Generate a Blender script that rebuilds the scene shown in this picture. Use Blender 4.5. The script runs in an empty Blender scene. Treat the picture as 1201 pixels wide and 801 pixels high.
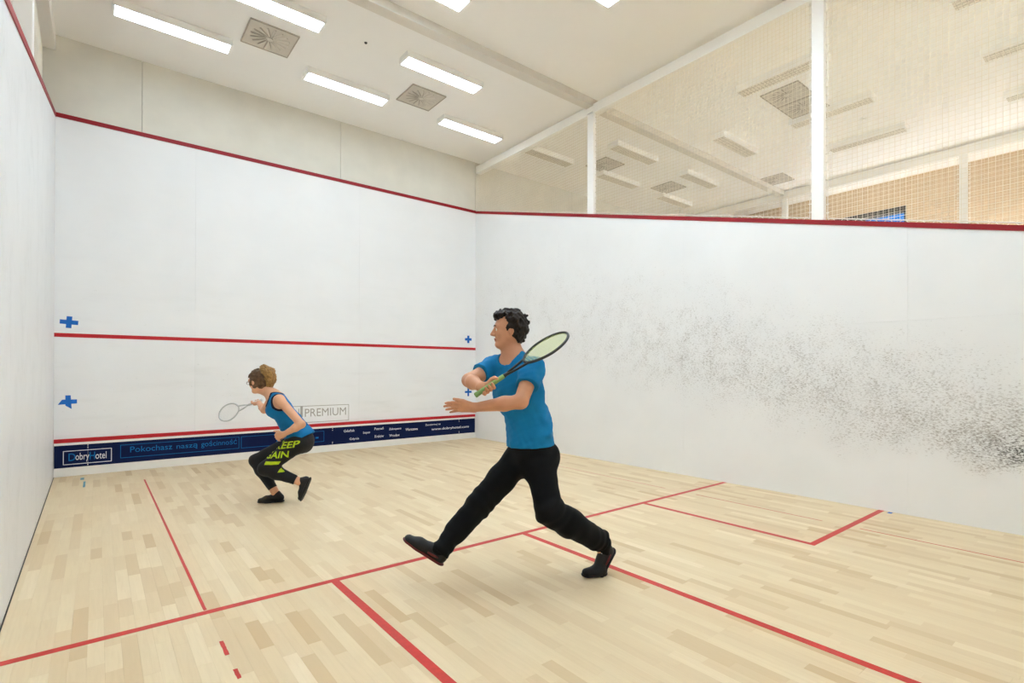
import bpy, bmesh, math, random
import numpy as np
from mathutils import Vector, Matrix
from mathutils.bvhtree import BVHTree

random.seed(7)
rng = np.random.default_rng(7)
SC = bpy.context.scene
COL = SC.collection

# ---------------------------------------------------------------- camera
def set_camera():
    f, cx, cy = 612.159, 613.25, 432.75
    yaw, pit, rol = .6842, .0037, .0023
    fw = Vector((math.sin(yaw) * math.cos(pit), math.cos(yaw) * math.cos(pit), math.sin(pit)))
    rt = Vector((math.cos(yaw), -math.sin(yaw), 0))
    up = rt.cross(fw)
    r2 = rt * math.cos(rol) + up * math.sin(rol)
    u2 = -rt * math.sin(rol) + up * math.cos(rol)
    cam = bpy.data.cameras.new('camera')
    cam.sensor_fit = 'HORIZONTAL'
    cam.sensor_width = 36
    cam.lens = f * 36 / 1201
    cam.shift_x = (600.5 - cx) / 1201
    cam.shift_y = (cy - 400.5) / 1201
    cam.clip_start = .05
    o = bpy.data.objects.new('camera', cam)
    m = Matrix.Identity(4)
    for i in range(3):
        m[i][0], m[i][1], m[i][2] = r2[i], u2[i], -fw[i]
    m[0][3], m[1][3], m[2][3] = .4237, -8.8633, 1.361
    o.matrix_world = m
    COL.objects.link(o)
    SC.camera = o
set_camera()

# ---------------------------------------------------------------- sky, exposure
W = bpy.data.worlds.new('sky')
SC.world = W
W.use_nodes = True
W.node_tree.nodes['Background'].inputs[0].default_value = (.012, .27, .80, 1)
W.node_tree.nodes['Background'].inputs[1].default_value = 1.0
SC.view_settings.view_transform = 'Standard'
SC.view_settings.look = 'None'
SC.view_settings.gamma = 1
SC.view_settings.use_curve_mapping = False
SC.view_settings.exposure = 0.15
LAMP_STRENGTH = 26.0
LAMP_COLOR = (.73, .872, 1, 1)
# sunlight sent through the far windows, one of them added, to brighten the neighbouring court
sun = bpy.data.lights.new('sun', 'SUN')
sun.energy = 95.0
sun.color = (.78, .90, 1)
sun.angle = .01
so = bpy.data.objects.new('sun', sun)
so.rotation_euler = Vector((-1.0, -.06, -.42)).to_track_quat('-Z', 'Y').to_euler()
so.location = (20, -2, 10)
COL.objects.link(so)
SC.cycles.max_bounces = 14
SC.cycles.diffuse_bounces = 10
SC.cycles.glossy_bounces = 4

# ---------------------------------------------------------------- helpers
def lin(h):
    c = [int(h[i:i + 2], 16) / 255 for i in (0, 2, 4)]
    return tuple(((x + .055) / 1.055) ** 2.4 if x > .04045 else x / 12.92 for x in c) + (1,)

def mat(name, color, rough=.6, spec=.4, metallic=0, bump=0, bscale=60, vary=0, vscale=8, emit=None, estr=0):
    m = bpy.data.materials.new(name)
    m.use_nodes = True
    nt = m.node_tree
    b = nt.nodes['Principled BSDF']
    if isinstance(color, str):
        color = lin(color)
    b.inputs['Base Color'].default_value = color
    b.inputs['Roughness'].default_value = rough
    b.inputs['Specular IOR Level'].default_value = spec
    b.inputs['Metallic'].default_value = metallic
    if emit:
        b.inputs['Emission Color'].default_value = emit
        b.inputs['Emission Strength'].default_value = estr
    if vary or bump:
        tc = nt.nodes.new('ShaderNodeTexCoord')
        n = nt.nodes.new('ShaderNodeTexNoise')
        n.inputs['Scale'].default_value = vscale
        n.inputs['Detail'].default_value = 5
        nt.links.new(tc.outputs['Object'], n.inputs['Vector'])
        if vary:
            r = nt.nodes.new('ShaderNodeMapRange')
            r.inputs[1].default_value = .3
            r.inputs[2].default_value = .7
            r.inputs[3].default_value = 1 - vary
            r.inputs[4].default_value = 1 + vary
            mx = nt.nodes.new('ShaderNodeVectorMath')
            mx.operation = 'SCALE'
            mx.inputs[0].default_value = color[:3]
            nt.links.new(n.outputs[0], r.inputs[0])
            nt.links.new(r.outputs[0], mx.inputs['Scale'])
            nt.links.new(mx.outputs[0], b.inputs['Base Color'])
        if bump:
            n2 = nt.nodes.new('ShaderNodeTexNoise')
            n2.inputs['Scale'].default_value = bscale
            n2.inputs['Detail'].default_value = 4
            nt.links.new(tc.outputs['Object'], n2.inputs['Vector'])
            bp = nt.nodes.new('ShaderNodeBump')
            bp.inputs['Strength'].default_value = bump
            bp.inputs['Distance'].default_value = .01
            nt.links.new(n2.outputs[0], bp.inputs['Height'])
            nt.links.new(bp.outputs[0], b.inputs['Normal'])
    return m

class G:
    """small expression builder for shader graphs"""
    def __init__(s, nt):
        s.nt = nt
    def node(s, t, **kw):
        n = s.nt.nodes.new(t)
        for k, v in kw.items():
            setattr(n, k, v)
        return n
    def put(s, sock, v):
        if isinstance(v, (int, float)):
            sock.default_value = v
        elif isinstance(v, tuple):
            sock.default_value = v
        else:
            s.nt.links.new(v, sock)
    def m(s, op, a, b=0.0, c=None, clamp=False):
        n = s.node('ShaderNodeMath', operation=op, use_clamp=clamp)
        s.put(n.inputs[0], a)
        s.put(n.inputs[1], b)
        if c is not None:
            s.put(n.inputs[2], c)
        return n.outputs[0]
    def ss(s, x, a, b, lo=0.0, hi=1.0):
        n = s.node('ShaderNodeMapRange', interpolation_type='SMOOTHSTEP')
        s.put(n.inputs[0], x)
        n.inputs[1].default_value, n.inputs[2].default_value = a, b
        n.inputs[3].default_value, n.inputs[4].default_value = lo, hi
        return n.outputs[0]
    def noise(s, vec, scale, detail=4, rough=.55, dist=0):
        n = s.node('ShaderNodeTexNoise')
        n.inputs['Scale'].default_value = scale
        n.inputs['Detail'].default_value = detail
        n.inputs['Roughness'].default_value = rough
        n.inputs['Distortion'].default_value = dist
        s.put(n.inputs['Vector'], vec)
        return n.outputs[0]
    def mapv(s, vec, scale=(1, 1, 1), loc=(0, 0, 0)):
        n = s.node('ShaderNodeMapping')
        n.inputs['Scale'].default_value = scale
        n.inputs['Location'].default_value = loc
        s.put(n.inputs['Vector'], vec)
        return n.outputs[0]
    def mix(s, f, a, b):
        n = s.node('ShaderNodeMix', data_type='RGBA')
        s.put(n.inputs[0], f)
        s.put(n.inputs[6], a)
        s.put(n.inputs[7], b)
        return n.outputs[2]
    def pos(s):
        return s.node('ShaderNodeNewGeometry').outputs['Position']
    def xyz(s, v):
        n = s.node('ShaderNodeSeparateXYZ')
        s.put(n.inputs[0], v)
        return n.outputs
    def bump(s, h, strength, dist=.01):
        n = s.node('ShaderNodeBump')
        n.inputs['Strength'].default_value = strength
        n.inputs['Distance'].default_value = dist
        s.put(n.inputs['Height'], h)
        return n.outputs[0]

class MB:
    """collects simple solids, builds one mesh object"""
    def __init__(s):
        s.v, s.f = [], []
    def add(s, v, f):
        o = len(s.v)
        s.v += [tuple(p) for p in v]
        s.f += [tuple(i + o for i in q) for q in f]
        return s
    def box(s, x0, x1, y0, y1, z0, z1):
        v = [(x, y, z) for z in (z0, z1) for y in (y0, y1) for x in (x0, x1)]
        return s.add(v, [(0, 2, 3, 1), (4, 5, 7, 6), (0, 1, 5, 4), (2, 6, 7, 3), (0, 4, 6, 2), (1, 3, 7, 5)])
    def hexa(s, v):
        """8 corners, bottom ring 0-3 counter-clockwise from above, top ring 4-7"""
        return s.add(v, [(3, 2, 1, 0), (4, 5, 6, 7), (0, 1, 5, 4), (1, 2, 6, 5), (2, 3, 7, 6), (3, 0, 4, 7)])
    def tube(s, pts, r, n=6, closed=False, caps=True):
        pts = [Vector(p) for p in pts]
        N = len(pts)
        o = len(s.v)
        rr = r if hasattr(r, '__len__') else [r] * N
        ref = None
        for i, p in enumerate(pts):
            a = pts[(i - 1) % N] if (closed or i > 0) else p
            b = pts[(i + 1) % N] if (closed or i < N - 1) else p
            t = (b - a).normalized()
            if ref is None:
                ref = Vector((0, 0, 1)) if abs(t.z) < .9 else Vector((1, 0, 0))
            u = t.cross(ref)
            if u.length < 1e-6:
                u = t.orthogonal()
            u.normalize()
            w = u.cross(t)
            ref = w
            for k in range(n):
                an = 2 * math.pi * k / n
                s.v.append(tuple(p + (u * math.cos(an) + w * math.sin(an)) * rr[i]))
        for i in range(N if closed else N - 1):
            j = (i + 1) % N
            for k in range(n):
                l = (k + 1) % n
                s.f.append((o + i * n + k, o + i * n + l, o + j * n + l, o + j * n + k))
        if caps and not closed:
            s.f.append(tuple(o + k for k in range(n))[::-1])
            s.f.append(tuple(o + (N - 1) * n + k for k in range(n)))
        return s
    def disc(s, c, r, z0, z1, n=20):
        x, y = c
        v = [(x + r * math.cos(2 * math.pi * k / n), y + r * math.sin(2 * math.pi * k / n), z) for z in (z0, z1) for k in range(n)]
        f = [tuple(range(n))[::-1], tuple(range(n, 2 * n))] + [(k, (k + 1) % n, n + (k + 1) % n, n + k) for k in range(n)]
        return s.add(v, f)
    def mesh(s, name):
        me = bpy.data.meshes.new(name)
        me.from_pydata(s.v, [], s.f)
        bm = bmesh.new()
        bm.from_mesh(me)
        bmesh.ops.recalc_face_normals(bm, faces=bm.faces)
        bm.to_mesh(me)
        bm.free()
        return me
    def build(s, name, m, parent=None, smooth=False, bevel=0):
        return obj(name, s.mesh(name), m, parent, smooth, bevel)

def obj(name, me, m=None, parent=None, smooth=False, bevel=0):
    if m is not None and not me.materials:
        me.materials.append(m)
    if smooth:
        me.polygons.foreach_set('use_smooth', [True] * len(me.polygons))
    o = bpy.data.objects.new(name, me)
    COL.objects.link(o)
    if parent:
        o.parent = parent
    if bevel:
        b = o.modifiers.new('bevel', 'BEVEL')
        b.width = bevel
        b.segments = 2
        b.limit_method = 'ANGLE'
    return o

def tag(o, label=None, cat=None, group=None, kind=None):
    if label: o['label'] = label
    if cat: o['category'] = cat
    if group: o['group'] = group
    if kind: o['kind'] = kind
    return o

def empty(name, loc=(0, 0, 0), rz=0):
    o = bpy.data.objects.new(name, None)
    o.empty_display_size = .1
    COL.objects.link(o)
    o.location = loc
    o.rotation_euler = (0, 0, rz)
    return o

def copy_tree(o, parent=None):
    c = o.copy()
    COL.objects.link(c)
    c.parent = parent
    for ch in o.children:
        if ch is not c:
            copy_tree(ch, c)
    return c

def text_mesh(body, h=None, width=None, extrude=.0006, shear=0, offset=0.0):
    """lettering as a mesh in its own XY plane, left bottom at the origin"""
    cu = bpy.data.curves.new('lettering', 'FONT')
    cu.body = body
    cu.size = 1
    cu.shear = shear
    cu.offset = offset
    cu.resolution_u = 3
    o = bpy.data.objects.new('lettering', cu)
    COL.objects.link(o)
    dg = bpy.context.evaluated_depsgraph_get()
    me = bpy.data.meshes.new_from_object(o.evaluated_get(dg))
    bpy.data.objects.remove(o)
    n = len(me.vertices)
    co = np.zeros(n * 3, np.float32)
    me.vertices.foreach_get('co', co)
    co = co.reshape(-1, 3)
    lo, hi = co.min(0), co.max(0)
    sx = width / (hi[0] - lo[0]) if width else None
    sy = h / (hi[1] - lo[1]) if h else sx
    sx = sx or sy
    co[:, 0] = (co[:, 0] - lo[0]) * sx
    co[:, 1] = (co[:, 1] - lo[1]) * sy
    me.vertices.foreach_set('co', co.ravel())
    return me

# ---------------------------------------------------------------- materials of the place
def plaster(name, base, kind):
    m = bpy.data.materials.new(name)
    m.use_nodes = True
    nt = m.node_tree
    g = G(nt)
    b = nt.nodes['Principled BSDF']
    b.inputs['Roughness'].default_value = .42
    b.inputs['Specular IOR Level'].default_value = .35
    p = g.pos()
    x, y, z = g.xyz(p)
    big = g.noise(p, 1.3, 3)
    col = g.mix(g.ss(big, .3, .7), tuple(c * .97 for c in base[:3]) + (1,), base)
    hgt = g.noise(p, 45, 4)
    if kind == 'right':
        # rubber ball marks: dense in a low band towards the back of the court
        wob = g.m('MULTIPLY', g.m('SUBTRACT', g.noise(p, 1.6, 3), .5), .7)
        band_lo = g.ss(g.m('ADD', z, wob), .36, .62)
        zc = g.m('MAXIMUM', g.m('ADD', 2.62, g.m('MULTIPLY', y, .232)), .62)
        dz = g.m('SUBTRACT', g.m('ADD', z, wob), zc)
        sg = g.m('MULTIPLY', g.m('ADD', 1.25, g.m('MULTIPLY', y, .088)), g.m('ADD', .95, g.m('MULTIPLY', g.ss(dz, -.1, .4), .75)))
        q = g.m('DIVIDE', dz, sg)
        gauss = g.m('POWER', 2.718, g.m('MULTIPLY', g.m('MULTIPLY', q, q), -1.0))
        along = g.ss(y, -8.4, 0.8, 1.0, .55)
        dens = g.m('MULTIPLY', g.m('MULTIPLY', band_lo, gauss), along)
        # the darkest patch
        a1 = g.m('DIVIDE', g.m('ADD', y, 8.6), .75)
        a2 = g.m('DIVIDE', g.m('SUBTRACT', z, .70), .2)
        core = g.m('POWER', 2.718, g.m('MULTIPLY', g.m('ADD', g.m('MULTIPLY', a1, a1), g.m('MULTIPLY', a2, a2)), -1.0))
        dens = g.m('ADD', dens, g.m('MULTIPLY', core, .22))
        n1 = g.noise(g.mapv(p, (1, .75, 1.6)), 52, 5, .6, .4)
        n2 = g.noise(g.mapv(p, (1, .55, 2.2), (3, 5, 1)), 95, 3, .6)
        n3 = g.noise(g.mapv(p, (1, 1, 1), (7, 2, 9)), 5, 3)
        sp = g.m('ADD', g.m('MULTIPLY', n1, .55), g.m('MULTIPLY', n2, .45))
        thr = g.m('SUBTRACT', .69, g.m('MULTIPLY', dens, .225))
        thr = g.m('ADD', thr, g.m('MULTIPLY', g.m('SUBTRACT', .5, n3), .22))
        marks = g.m('MULTIPLY', g.m('SUBTRACT', sp, thr), 8.0, clamp=True)
        tone = g.mix(g.ss(core, .15, .7), lin('8d847a'), lin('34322f'))
        marks = g.m('MULTIPLY', marks, g.m('ADD', g.m('ADD', .42, g.m('MULTIPLY', dens, .24)), g.m('MULTIPLY', core, .45), clamp=True))
        # fine dusty veil of rubber between the marks
        veil = g.m('MULTIPLY', dens, .10)
        col = g.mix(veil, col, lin('a09a92'))
        col = g.mix(marks, col, tone)
    elif kind == 'left':
        cr = g.noise(g.mapv(p, (1, 9, 1.1)), 4, 7, .7, .8)
        line = g.m('SUBTRACT', 1, g.m('MULTIPLY', g.m('ABSOLUTE', g.m('SUBTRACT', cr, .5)), 26), clamp=True)
        patch = g.ss(g.noise(p, 2.5, 3), .45, .65)
        col = g.mix(g.m('MULTIPLY', g.m('MULTIPLY', line, patch), .22), col, lin('8d8a86'))
        spk = g.ss(g.noise(g.mapv(p, (1, 1, .6)), 38, 4), .68, .78)
        col = g.mix(g.m('MULTIPLY', spk, .3), col, lin('8d8a86'))
    elif kind == 'front':
        spk = g.ss(g.noise(g.mapv(p, (1, 1, 1)), 26, 5), .66, .76)
        low = g.ss(z, .4, 3.6, 1.0, .15)
        col = g.mix(g.m('MULTIPLY', g.m('MULTIPLY', spk, low), .22), col, lin('8d8a86'))
        smear = g.ss(g.noise(g.mapv(p, (.35, 1, 2.2), (4, 0, 2)), 3, 4), .5, .75)
        col = g.mix(g.m('MULTIPLY', g.m('MULTIPLY', smear, low), .10), col, lin('a8a6a2'))
    nt.links.new(col, b.inputs['Base Color'])
    nt.links.new(g.bump(hgt, .12, .004), b.inputs['Normal'])
    return m

M = {}
M['front'] = plaster('white_plaster_front', lin('f3f4f6'), 'front')
M['right'] = plaster('white_plaster_right', lin('f4f5f6'), 'right')
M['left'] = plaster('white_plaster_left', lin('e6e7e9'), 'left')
M['concrete'] = mat('pale_concrete', 'e2dfd5', .8, .2, vary=.035, vscale=3, bump=.12, bscale=30)
M['joint'] = mat('joint_grey', 'b4b1a8', .9, .1, vary=.03)
M['ceil'] = mat('ceiling_paint', 'fbfaf8', .85, .2, vary=.015, vscale=2, bump=.06, bscale=40)
M['steel'] = mat('white_steel_paint', 'fbfaf7', .45, .4, vary=.01, vscale=5)
M['outwall'] = mat('neighbour_wall_paint', 'ebe5da', .8, .2, vary=.02)
M['red'] = mat('red_line_paint', 'bd1722', .5, .4, vary=.06, vscale=14)
M['darkred'] = mat('dark_red_strip', '950f1d', .5, .4, vary=.05, vscale=6)
M['floorred'] = mat('red_floor_paint', 'c72f25', .45, .4, vary=.09, vscale=40)
M['blue_tape'] = mat('blue_tape', '1767c0', .6, .3, vary=.08, vscale=30)
M['worn_tape'] = mat('worn_blue_tape', '6f9fae', .7, .2, vary=.2, vscale=40)
M['navy'] = mat('navy_board', '0c1a44', .65, .15, vary=.08, vscale=5)
M['white'] = mat('white_paint', 'eeece8', .5, .4, vary=.02)
M['print_white'] = mat('white_print', 'e8e8ee', .6, .2, vary=.02)
M['print_blue'] = mat('blue_print', '1270b4', .6, .2, vary=.05)
M['print_grey'] = mat('grey_print', 'adaaa5', .7, .2, vary=.08, vscale=30)
M['net'] = mat('net_twine', 'f2ecdf', .8, .2, vary=.05)
M['rope'] = mat('white_cord', 'f2efe8', .8, .2, vary=.04)
M['ventplate'] = mat('vent_plate', 'd3ccc1', .6, .4, vary=.04)
M['ventblade'] = mat('vent_blade', 'd9d3c9', .6, .4, vary=.03)
M['ventdark'] = mat('vent_slot', 'b5ada0', .8, .2, vary=.05)
M['screw'] = mat('screw_steel', 'd0d0d2', .35, .5, metallic=.6, vary=.05)
for i_, k_ in enumerate((.36, .75, 1.45)):
    M['lamp_on%d' % i_] = mat('lit_diffuser', 'ffffff', .5, .2, vary=.01, emit=LAMP_COLOR, estr=LAMP_STRENGTH * k_)
M['lamp_off'] = mat('unlit_diffuser', 'efeae0', .5, .3, vary=.02)
M['louvre'] = mat('louvre_metal', 'cfc8bc', .4, .5, vary=.02)
M['black'] = mat('black_plastic', '18181a', .5, .4, vary=.1)
M['frame'] = mat('window_frame_grey', '4a4640', .5, .4, vary=.05)

def glass_mat():
    m = bpy.data.materials.new('window_glass')
    m.use_nodes = True
    nt = m.node_tree
    nt.nodes.remove(nt.nodes['Principled BSDF'])
    t = nt.nodes.new('ShaderNodeBsdfTransparent')
    gl = nt.nodes.new('ShaderNodeBsdfGlossy')
    gl.inputs['Roughness'].default_value = .02
    fr = nt.nodes.new('ShaderNodeFresnel')
    mx = nt.nodes.new('ShaderNodeMixShader')
    nt.links.new(fr.outputs[0], mx.inputs[0])
    nt.links.new(t.outputs[0], mx.inputs[1])
    nt.links.new(gl.outputs[0], mx.inputs[2])
    nt.links.new(mx.outputs[0], nt.nodes['Material Output'].inputs[0])
    return m
M['glass'] = glass_mat()

def plank_mat():
    m = bpy.data.materials.new('maple_plank')
    m.use_nodes = True
    nt = m.node_tree
    g = G(nt)
    b = nt.nodes['Principled BSDF']
    a = g.node('ShaderNodeAttribute', attribute_name='tone').outputs['Fac']
    p = g.pos()
    off = g.node('ShaderNodeCombineXYZ')
    g.put(off.inputs[0], g.m('MULTIPLY', a, 37.0))
    g.put(off.inputs[1], g.m('MULTIPLY', a, 91.0))
    add = g.node('ShaderNodeVectorMath', operation='ADD')
    g.put(add.inputs[0], p)
    g.put(add.inputs[1], off.outputs[0])
    v = add.outputs[0]
    grain = g.noise(g.mapv(v, (60, 3.2, 60)), 1, 5, .6, .6)
    cloud = g.noise(g.mapv(v, (5, 1.6, 5)), 1, 3, .5)
    ramp = g.node('ShaderNodeValToRGB')
    e = ramp.color_ramp.elements
    e[0].position, e[0].color = 0, lin('cfb288')
    e[1].position, e[1].color = 1, lin('ecd9b9')
    for ps, c in ((.12, 'd4ba92'), (.35, 'dec7a2'), (.7, 'e4d0ac')):
        k = e.new(ps)
        k.color = lin(c)
    g.put(ramp.inputs[0], a)
    col = g.mix(g.ss(grain, .35, .75, 0, .22), ramp.outputs[0], lin('cbb18a'))
    col = g.mix(g.ss(cloud, .45, .75, 0, .22), col, lin('d6bc96'))
    nt.links.new(col, b.inputs['Base Color'])
    b.inputs['Roughness'].default_value = .46
    b.inputs['Specular IOR Level'].default_value = .35
    nt.links.new(g.bump(grain, .05, .002), b.inputs['Normal'])
    return m
M['plank'] = plank_mat()
M['subfloor'] = mat('dark_joint_floor', 'b59a70', .9, .1, vary=.05)

# ---------------------------------------------------------------- the room
CW, CD, H = 6.4, 9.75, 5.61
X0, X1 = -6.6, 14.1
YB = -10.0

def out_z(y):          # lower edge of the side wall out line
    return 4.57 + (4.57 - 2.13) * y / CD

def struct(name, mb, m, parent=None, bevel=0):
    o = mb.build(name, m, parent, bevel=bevel)
    o['kind'] = 'structure'
    return o

# floor with planks
floor = struct('floor', MB().box(X0, X1, YB, 0, -.12, -.006), M['subfloor'])
tag(floor, 'pale maple strip floor of the squash court')

def build_planks():
    pw, gap, seam = CW / 98, .0004, .0005
    near, far = [], []
    cam = Vector((.4237, -8.8633))
    fw2 = Vector((math.sin(.6842), math.cos(.6842)))
    rt2 = Vector((fw2.y, -fw2.x))
    for c in range(98):
        x0 = c * pw
        y = 0.0 + random.uniform(-.01, .0)
        y = -.02 if c % 1 == 0 else y
        first = True
        while y > YB + .3:
            L = random.choice((.28, .34, .42, .5, .58, .68))
            if first:
                L = random.choice((.1, .2, .3, .42, .5))
                first = False
            t = min(1, max(0, random.gauss(.52, .2)))
            if random.random() < .04:
                t = random.uniform(0, .15)
            t = round(t * 11) / 11
            y1 = max(y - L, YB + .25)
            c2 = Vector((x0 + pw / 2, (y + y1) / 2)) - cam
            d = c2.dot(fw2)
            u = 613 + 612 * c2.dot(rt2) / max(d, .05)
            v = 433 + 612 * 1.36 / max(d, .05)
            seen = d > .6 and -40 < u < 1240 and v < 830
            (near if seen else far).append((d, x0, y, y1, t))
            y = y1
    near.sort()
    far += near[300:]
    cache = {}
    for d, x0, y, y1, t in near[:300]:
        L = round(y - y1, 3)
        if (L, t) not in cache:
            mb = MB().box(gap / 2, pw - gap / 2, -L + seam, 0, -.006, 0)
            me = mb.mesh('plank')
            me.attributes.new('tone', 'FLOAT', 'FACE').data.foreach_set('value', [t] * len(me.polygons))
            cache[(L, t)] = me
        o = obj('plank', cache[(L, t)], M['plank'], floor)
        o.location = (x0, y, 0)
    mb = MB()
    tone = []
    for d, x0, y, y1, t in far:
        mb.box(x0 + gap / 2, x0 + pw - gap / 2, y1 + seam, y, -.006, 0)
        tone += [t] * 6
    me = mb.mesh('distant_planks')
    me.attributes.new('tone', 'FLOAT', 'FACE').data.foreach_set('value', tone)
    o = obj('distant_planks', me, M['plank'], floor)
    o['kind'] = 'stuff'
build_planks()
M['maple_plain'] = mat('maple_floor_beyond', 'e2cfac', .5, .35, vary=.05, vscale=3)
struct('floor_neighbour', MB().box(CW + .12, X1, YB, -.03, -.006, 0), M['maple_plain'])
struct('floor_left_court', MB().box(X0, -.12, YB, -.03, -.006, 0), M['maple_plain'])

def fline(name, x0, x1, y0, y1, m='floorred', label=None):
    o = MB().box(x0, x1, y0, y1, -.001, .0008).build(name, M[m], floor)
    if label:
        o['label'] = label
    return o
fline('short_line', .03, CW, -5.49, -5.44, label='red line painted across the whole court')
fline('half_court_line', 3.175, 3.225, -9.7, -5.49)
fline('service_box_line', 1.595, 1.645, -7.14, -5.49)
fline('service_box_line', 4.775, 4.825, -7.14, -5.49)
fline('service_box_line', 4.825, CW, -7.14, -7.09)
fline('service_box_line', .05, 1.595, -7.14, -7.09)
MB().hexa([(.895, -5.34, -.001), (.912, -5.34, -.001), (.893, -.86, -.001), (.876, -.86, -.001), (.895, -5.34, .0008), (.912, -5.34, .0008), (.893, -.86, .0008), (.876, -.86, .0008)]).build('thin_line', M['floorred'], floor)
fline('thin_line', 5.55, 5.557, -5.2, -2.2)
fline('thin_line', 5.55, 5.559, -6.9, -5.6)
fline('thin_line', 5.55, 5.562, -9.6, -7.2)
# worn stretch of the left thin line, then torn remnants of it
def torn(y0, y1, x, w, name='tape_remnant', m='floorred'):
    n = max(3, int((y1 - y0) / .02))
    L = [(x - w / 2 + random.uniform(-.0014, .0014), y0 + (y1 - y0) * i / n) for i in range(n + 1)]
    Rr = [(x + w / 2 + random.uniform(-.0014, .0014), y0 + (y1 - y0) * i / n + random.uniform(-.004, .004)) for i in range(n + 1)]
    mb = MB()
    for i in range(n):
        a, b, c, d = L[i], Rr[i], Rr[i + 1], L[i + 1]
        mb.hexa([(a[0], a[1], -.001), (b[0], b[1], -.001), (c[0], c[1], -.001), (d[0], d[1], -.001),
                 (a[0], a[1], .0008), (b[0], b[1], .0008), (c[0], c[1], .0008), (d[0], d[1], .0008)])
    return mb.build(name, M[m], floor)
torn(-5.43, -5.34, .904, .016)
torn(-6.035, -5.87, .912, .018)
torn(-6.285, -6.19, .917, .018)
torn(-.40, -.24, .285, .035, 'floor_tape', 'worn_tape')
torn(-.95, -.55, .31, .02, 'floor_tape', 'worn_tape')
MB().box(6.33, 6.385, -7.215, -7.18, -.001, .0008).build('floor_tape', M['blue_tape'], floor)

# front wall: concrete behind, upper precast panels, white playing face
wf = struct('wall_front', MB().box(X0, X1, .03, .25, -.1, H + .1), M['joint'])
tag(wf, 'front wall of the court with red lines and pale concrete above')
ux = [X0, -4.6, -1.86, .888, 3.63, 6.39, 9.13, 11.87, X1]
for a, b in zip(ux, ux[1:]):
    MB().box(a + .003, b - .003, -.002, .032, 4.60 if a > -.5 and b < 6.5 else -.05, H).build('concrete_panel', M['concrete'], wf, bevel=.002)
MB().box(-1.857, -.1, -.002, .032, -.05, H)
for a, b in zip([0, 1.522, 3.962, CW], [1.522, 3.962, CW]):
    MB().box(a + .0006, b - .0006, -.006, .03, -.05, 4.58).build('plaster_panel', M['front'], wf)
MB().box(0, CW, -.014, -.004, 4.57, 4.625).build('out_line', M['darkred'], wf)
MB().box(0, CW, -.0085, -.004, 1.78, 1.83).build('service_line', M['red'], wf)

# side walls, sloping tops
def side_wall(name, x_in, x_out, m, seams_y, seam_z, label, skew=0.0):
    sg = 1 if x_out > x_in else -1
    def px(x, y):
        return x - skew * y
    def prism(xa, xb, y0, y1, z0, z1f, z1b):
        # y0 front (greater), y1 back
        return [(px(xa, y0), y0, z0), (px(xb, y0), y0, z0), (px(xb, y1), y1, z0), (px(xa, y1), y1, z0),
                (px(xa, y0), y0, z1f), (px(xb, y0), y0, z1f), (px(xb, y1), y1, z1b), (px(xa, y1), y1, z1b)]
    back = MB().hexa(prism(x_in + sg * .012, x_out, -.006, YB, -.05, out_z(0) + .02, out_z(YB) + .02))
    w = struct(name, back, M['joint'])
    tag(w, label)
    ys = seams_y
    for a, b in zip(ys, ys[1:]):
        rows = [(-.05, seam_z - .0006)] if seam_z else []
        for lo, hi in rows:
            MB().hexa(prism(x_in, x_in + sg * .0125, a - .0006, b + .0006, lo, hi, hi)).build('wall_panel', M[m], w)
        lo = seam_z + .0006 if seam_z else -.05
        MB().hexa(prism(x_in, x_in + sg * .0125, a - .0006, b + .0006, lo, out_z(a) + .01, out_z(b) + .01)).build('wall_panel', M[m], w)
    # red strip along the top edge
    y0, y1 = -.004, YB
    d = .05
    v = [(px(x_in - sg * .008, y0), y0, out_z(y0)), (px(x_out + sg * .004, y0), y0, out_z(y0)), (px(x_out + sg * .004, y1), y1, out_z(y1)), (px(x_in - sg * .008, y1), y1, out_z(y1))]
    v += [(a, b, c + d) for a, b, c in v]
    MB().hexa(v).build('out_line', M['darkred'], w)
    return w
side_wall('wall_right', CW, CW + .12, 'right', [-.006, -2.44, -4.88, -7.33, YB], 1.85, 'right side wall covered in dark ball marks')
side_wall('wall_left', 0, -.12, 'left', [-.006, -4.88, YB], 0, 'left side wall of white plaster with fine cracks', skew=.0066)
side_wall('wall_neighbour', 12.9, 13.02, 'outwall', [-.006, YB], 0, 'side wall of the neighbouring court beyond the net')
# dark gap where the left wall meets the floor
MB().hexa([(.002, -.02, -.004), (.008, -.02, -.004), (.008 + .0066 * 9.7, -9.7, -.004), (.0066 * 9.7, -9.7, -.004),
           (.002, -.02, .004), (.006, -.02, .004), (.006 + .0066 * 9.7, -9.7, .004), (.0066 * 9.7, -9.7, .004)]).build('floor_gap', M['black'], bpy.data.objects['wall_left'])

struct('wall_back', MB().box(X0, X1, YB - .2, YB, -.1, H + .1), M['outwall'])
struct('wall_far_left', MB().box(X0 - .2, X0, YB - .2, .25, -.1, H + .1), M['outwall'])
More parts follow.
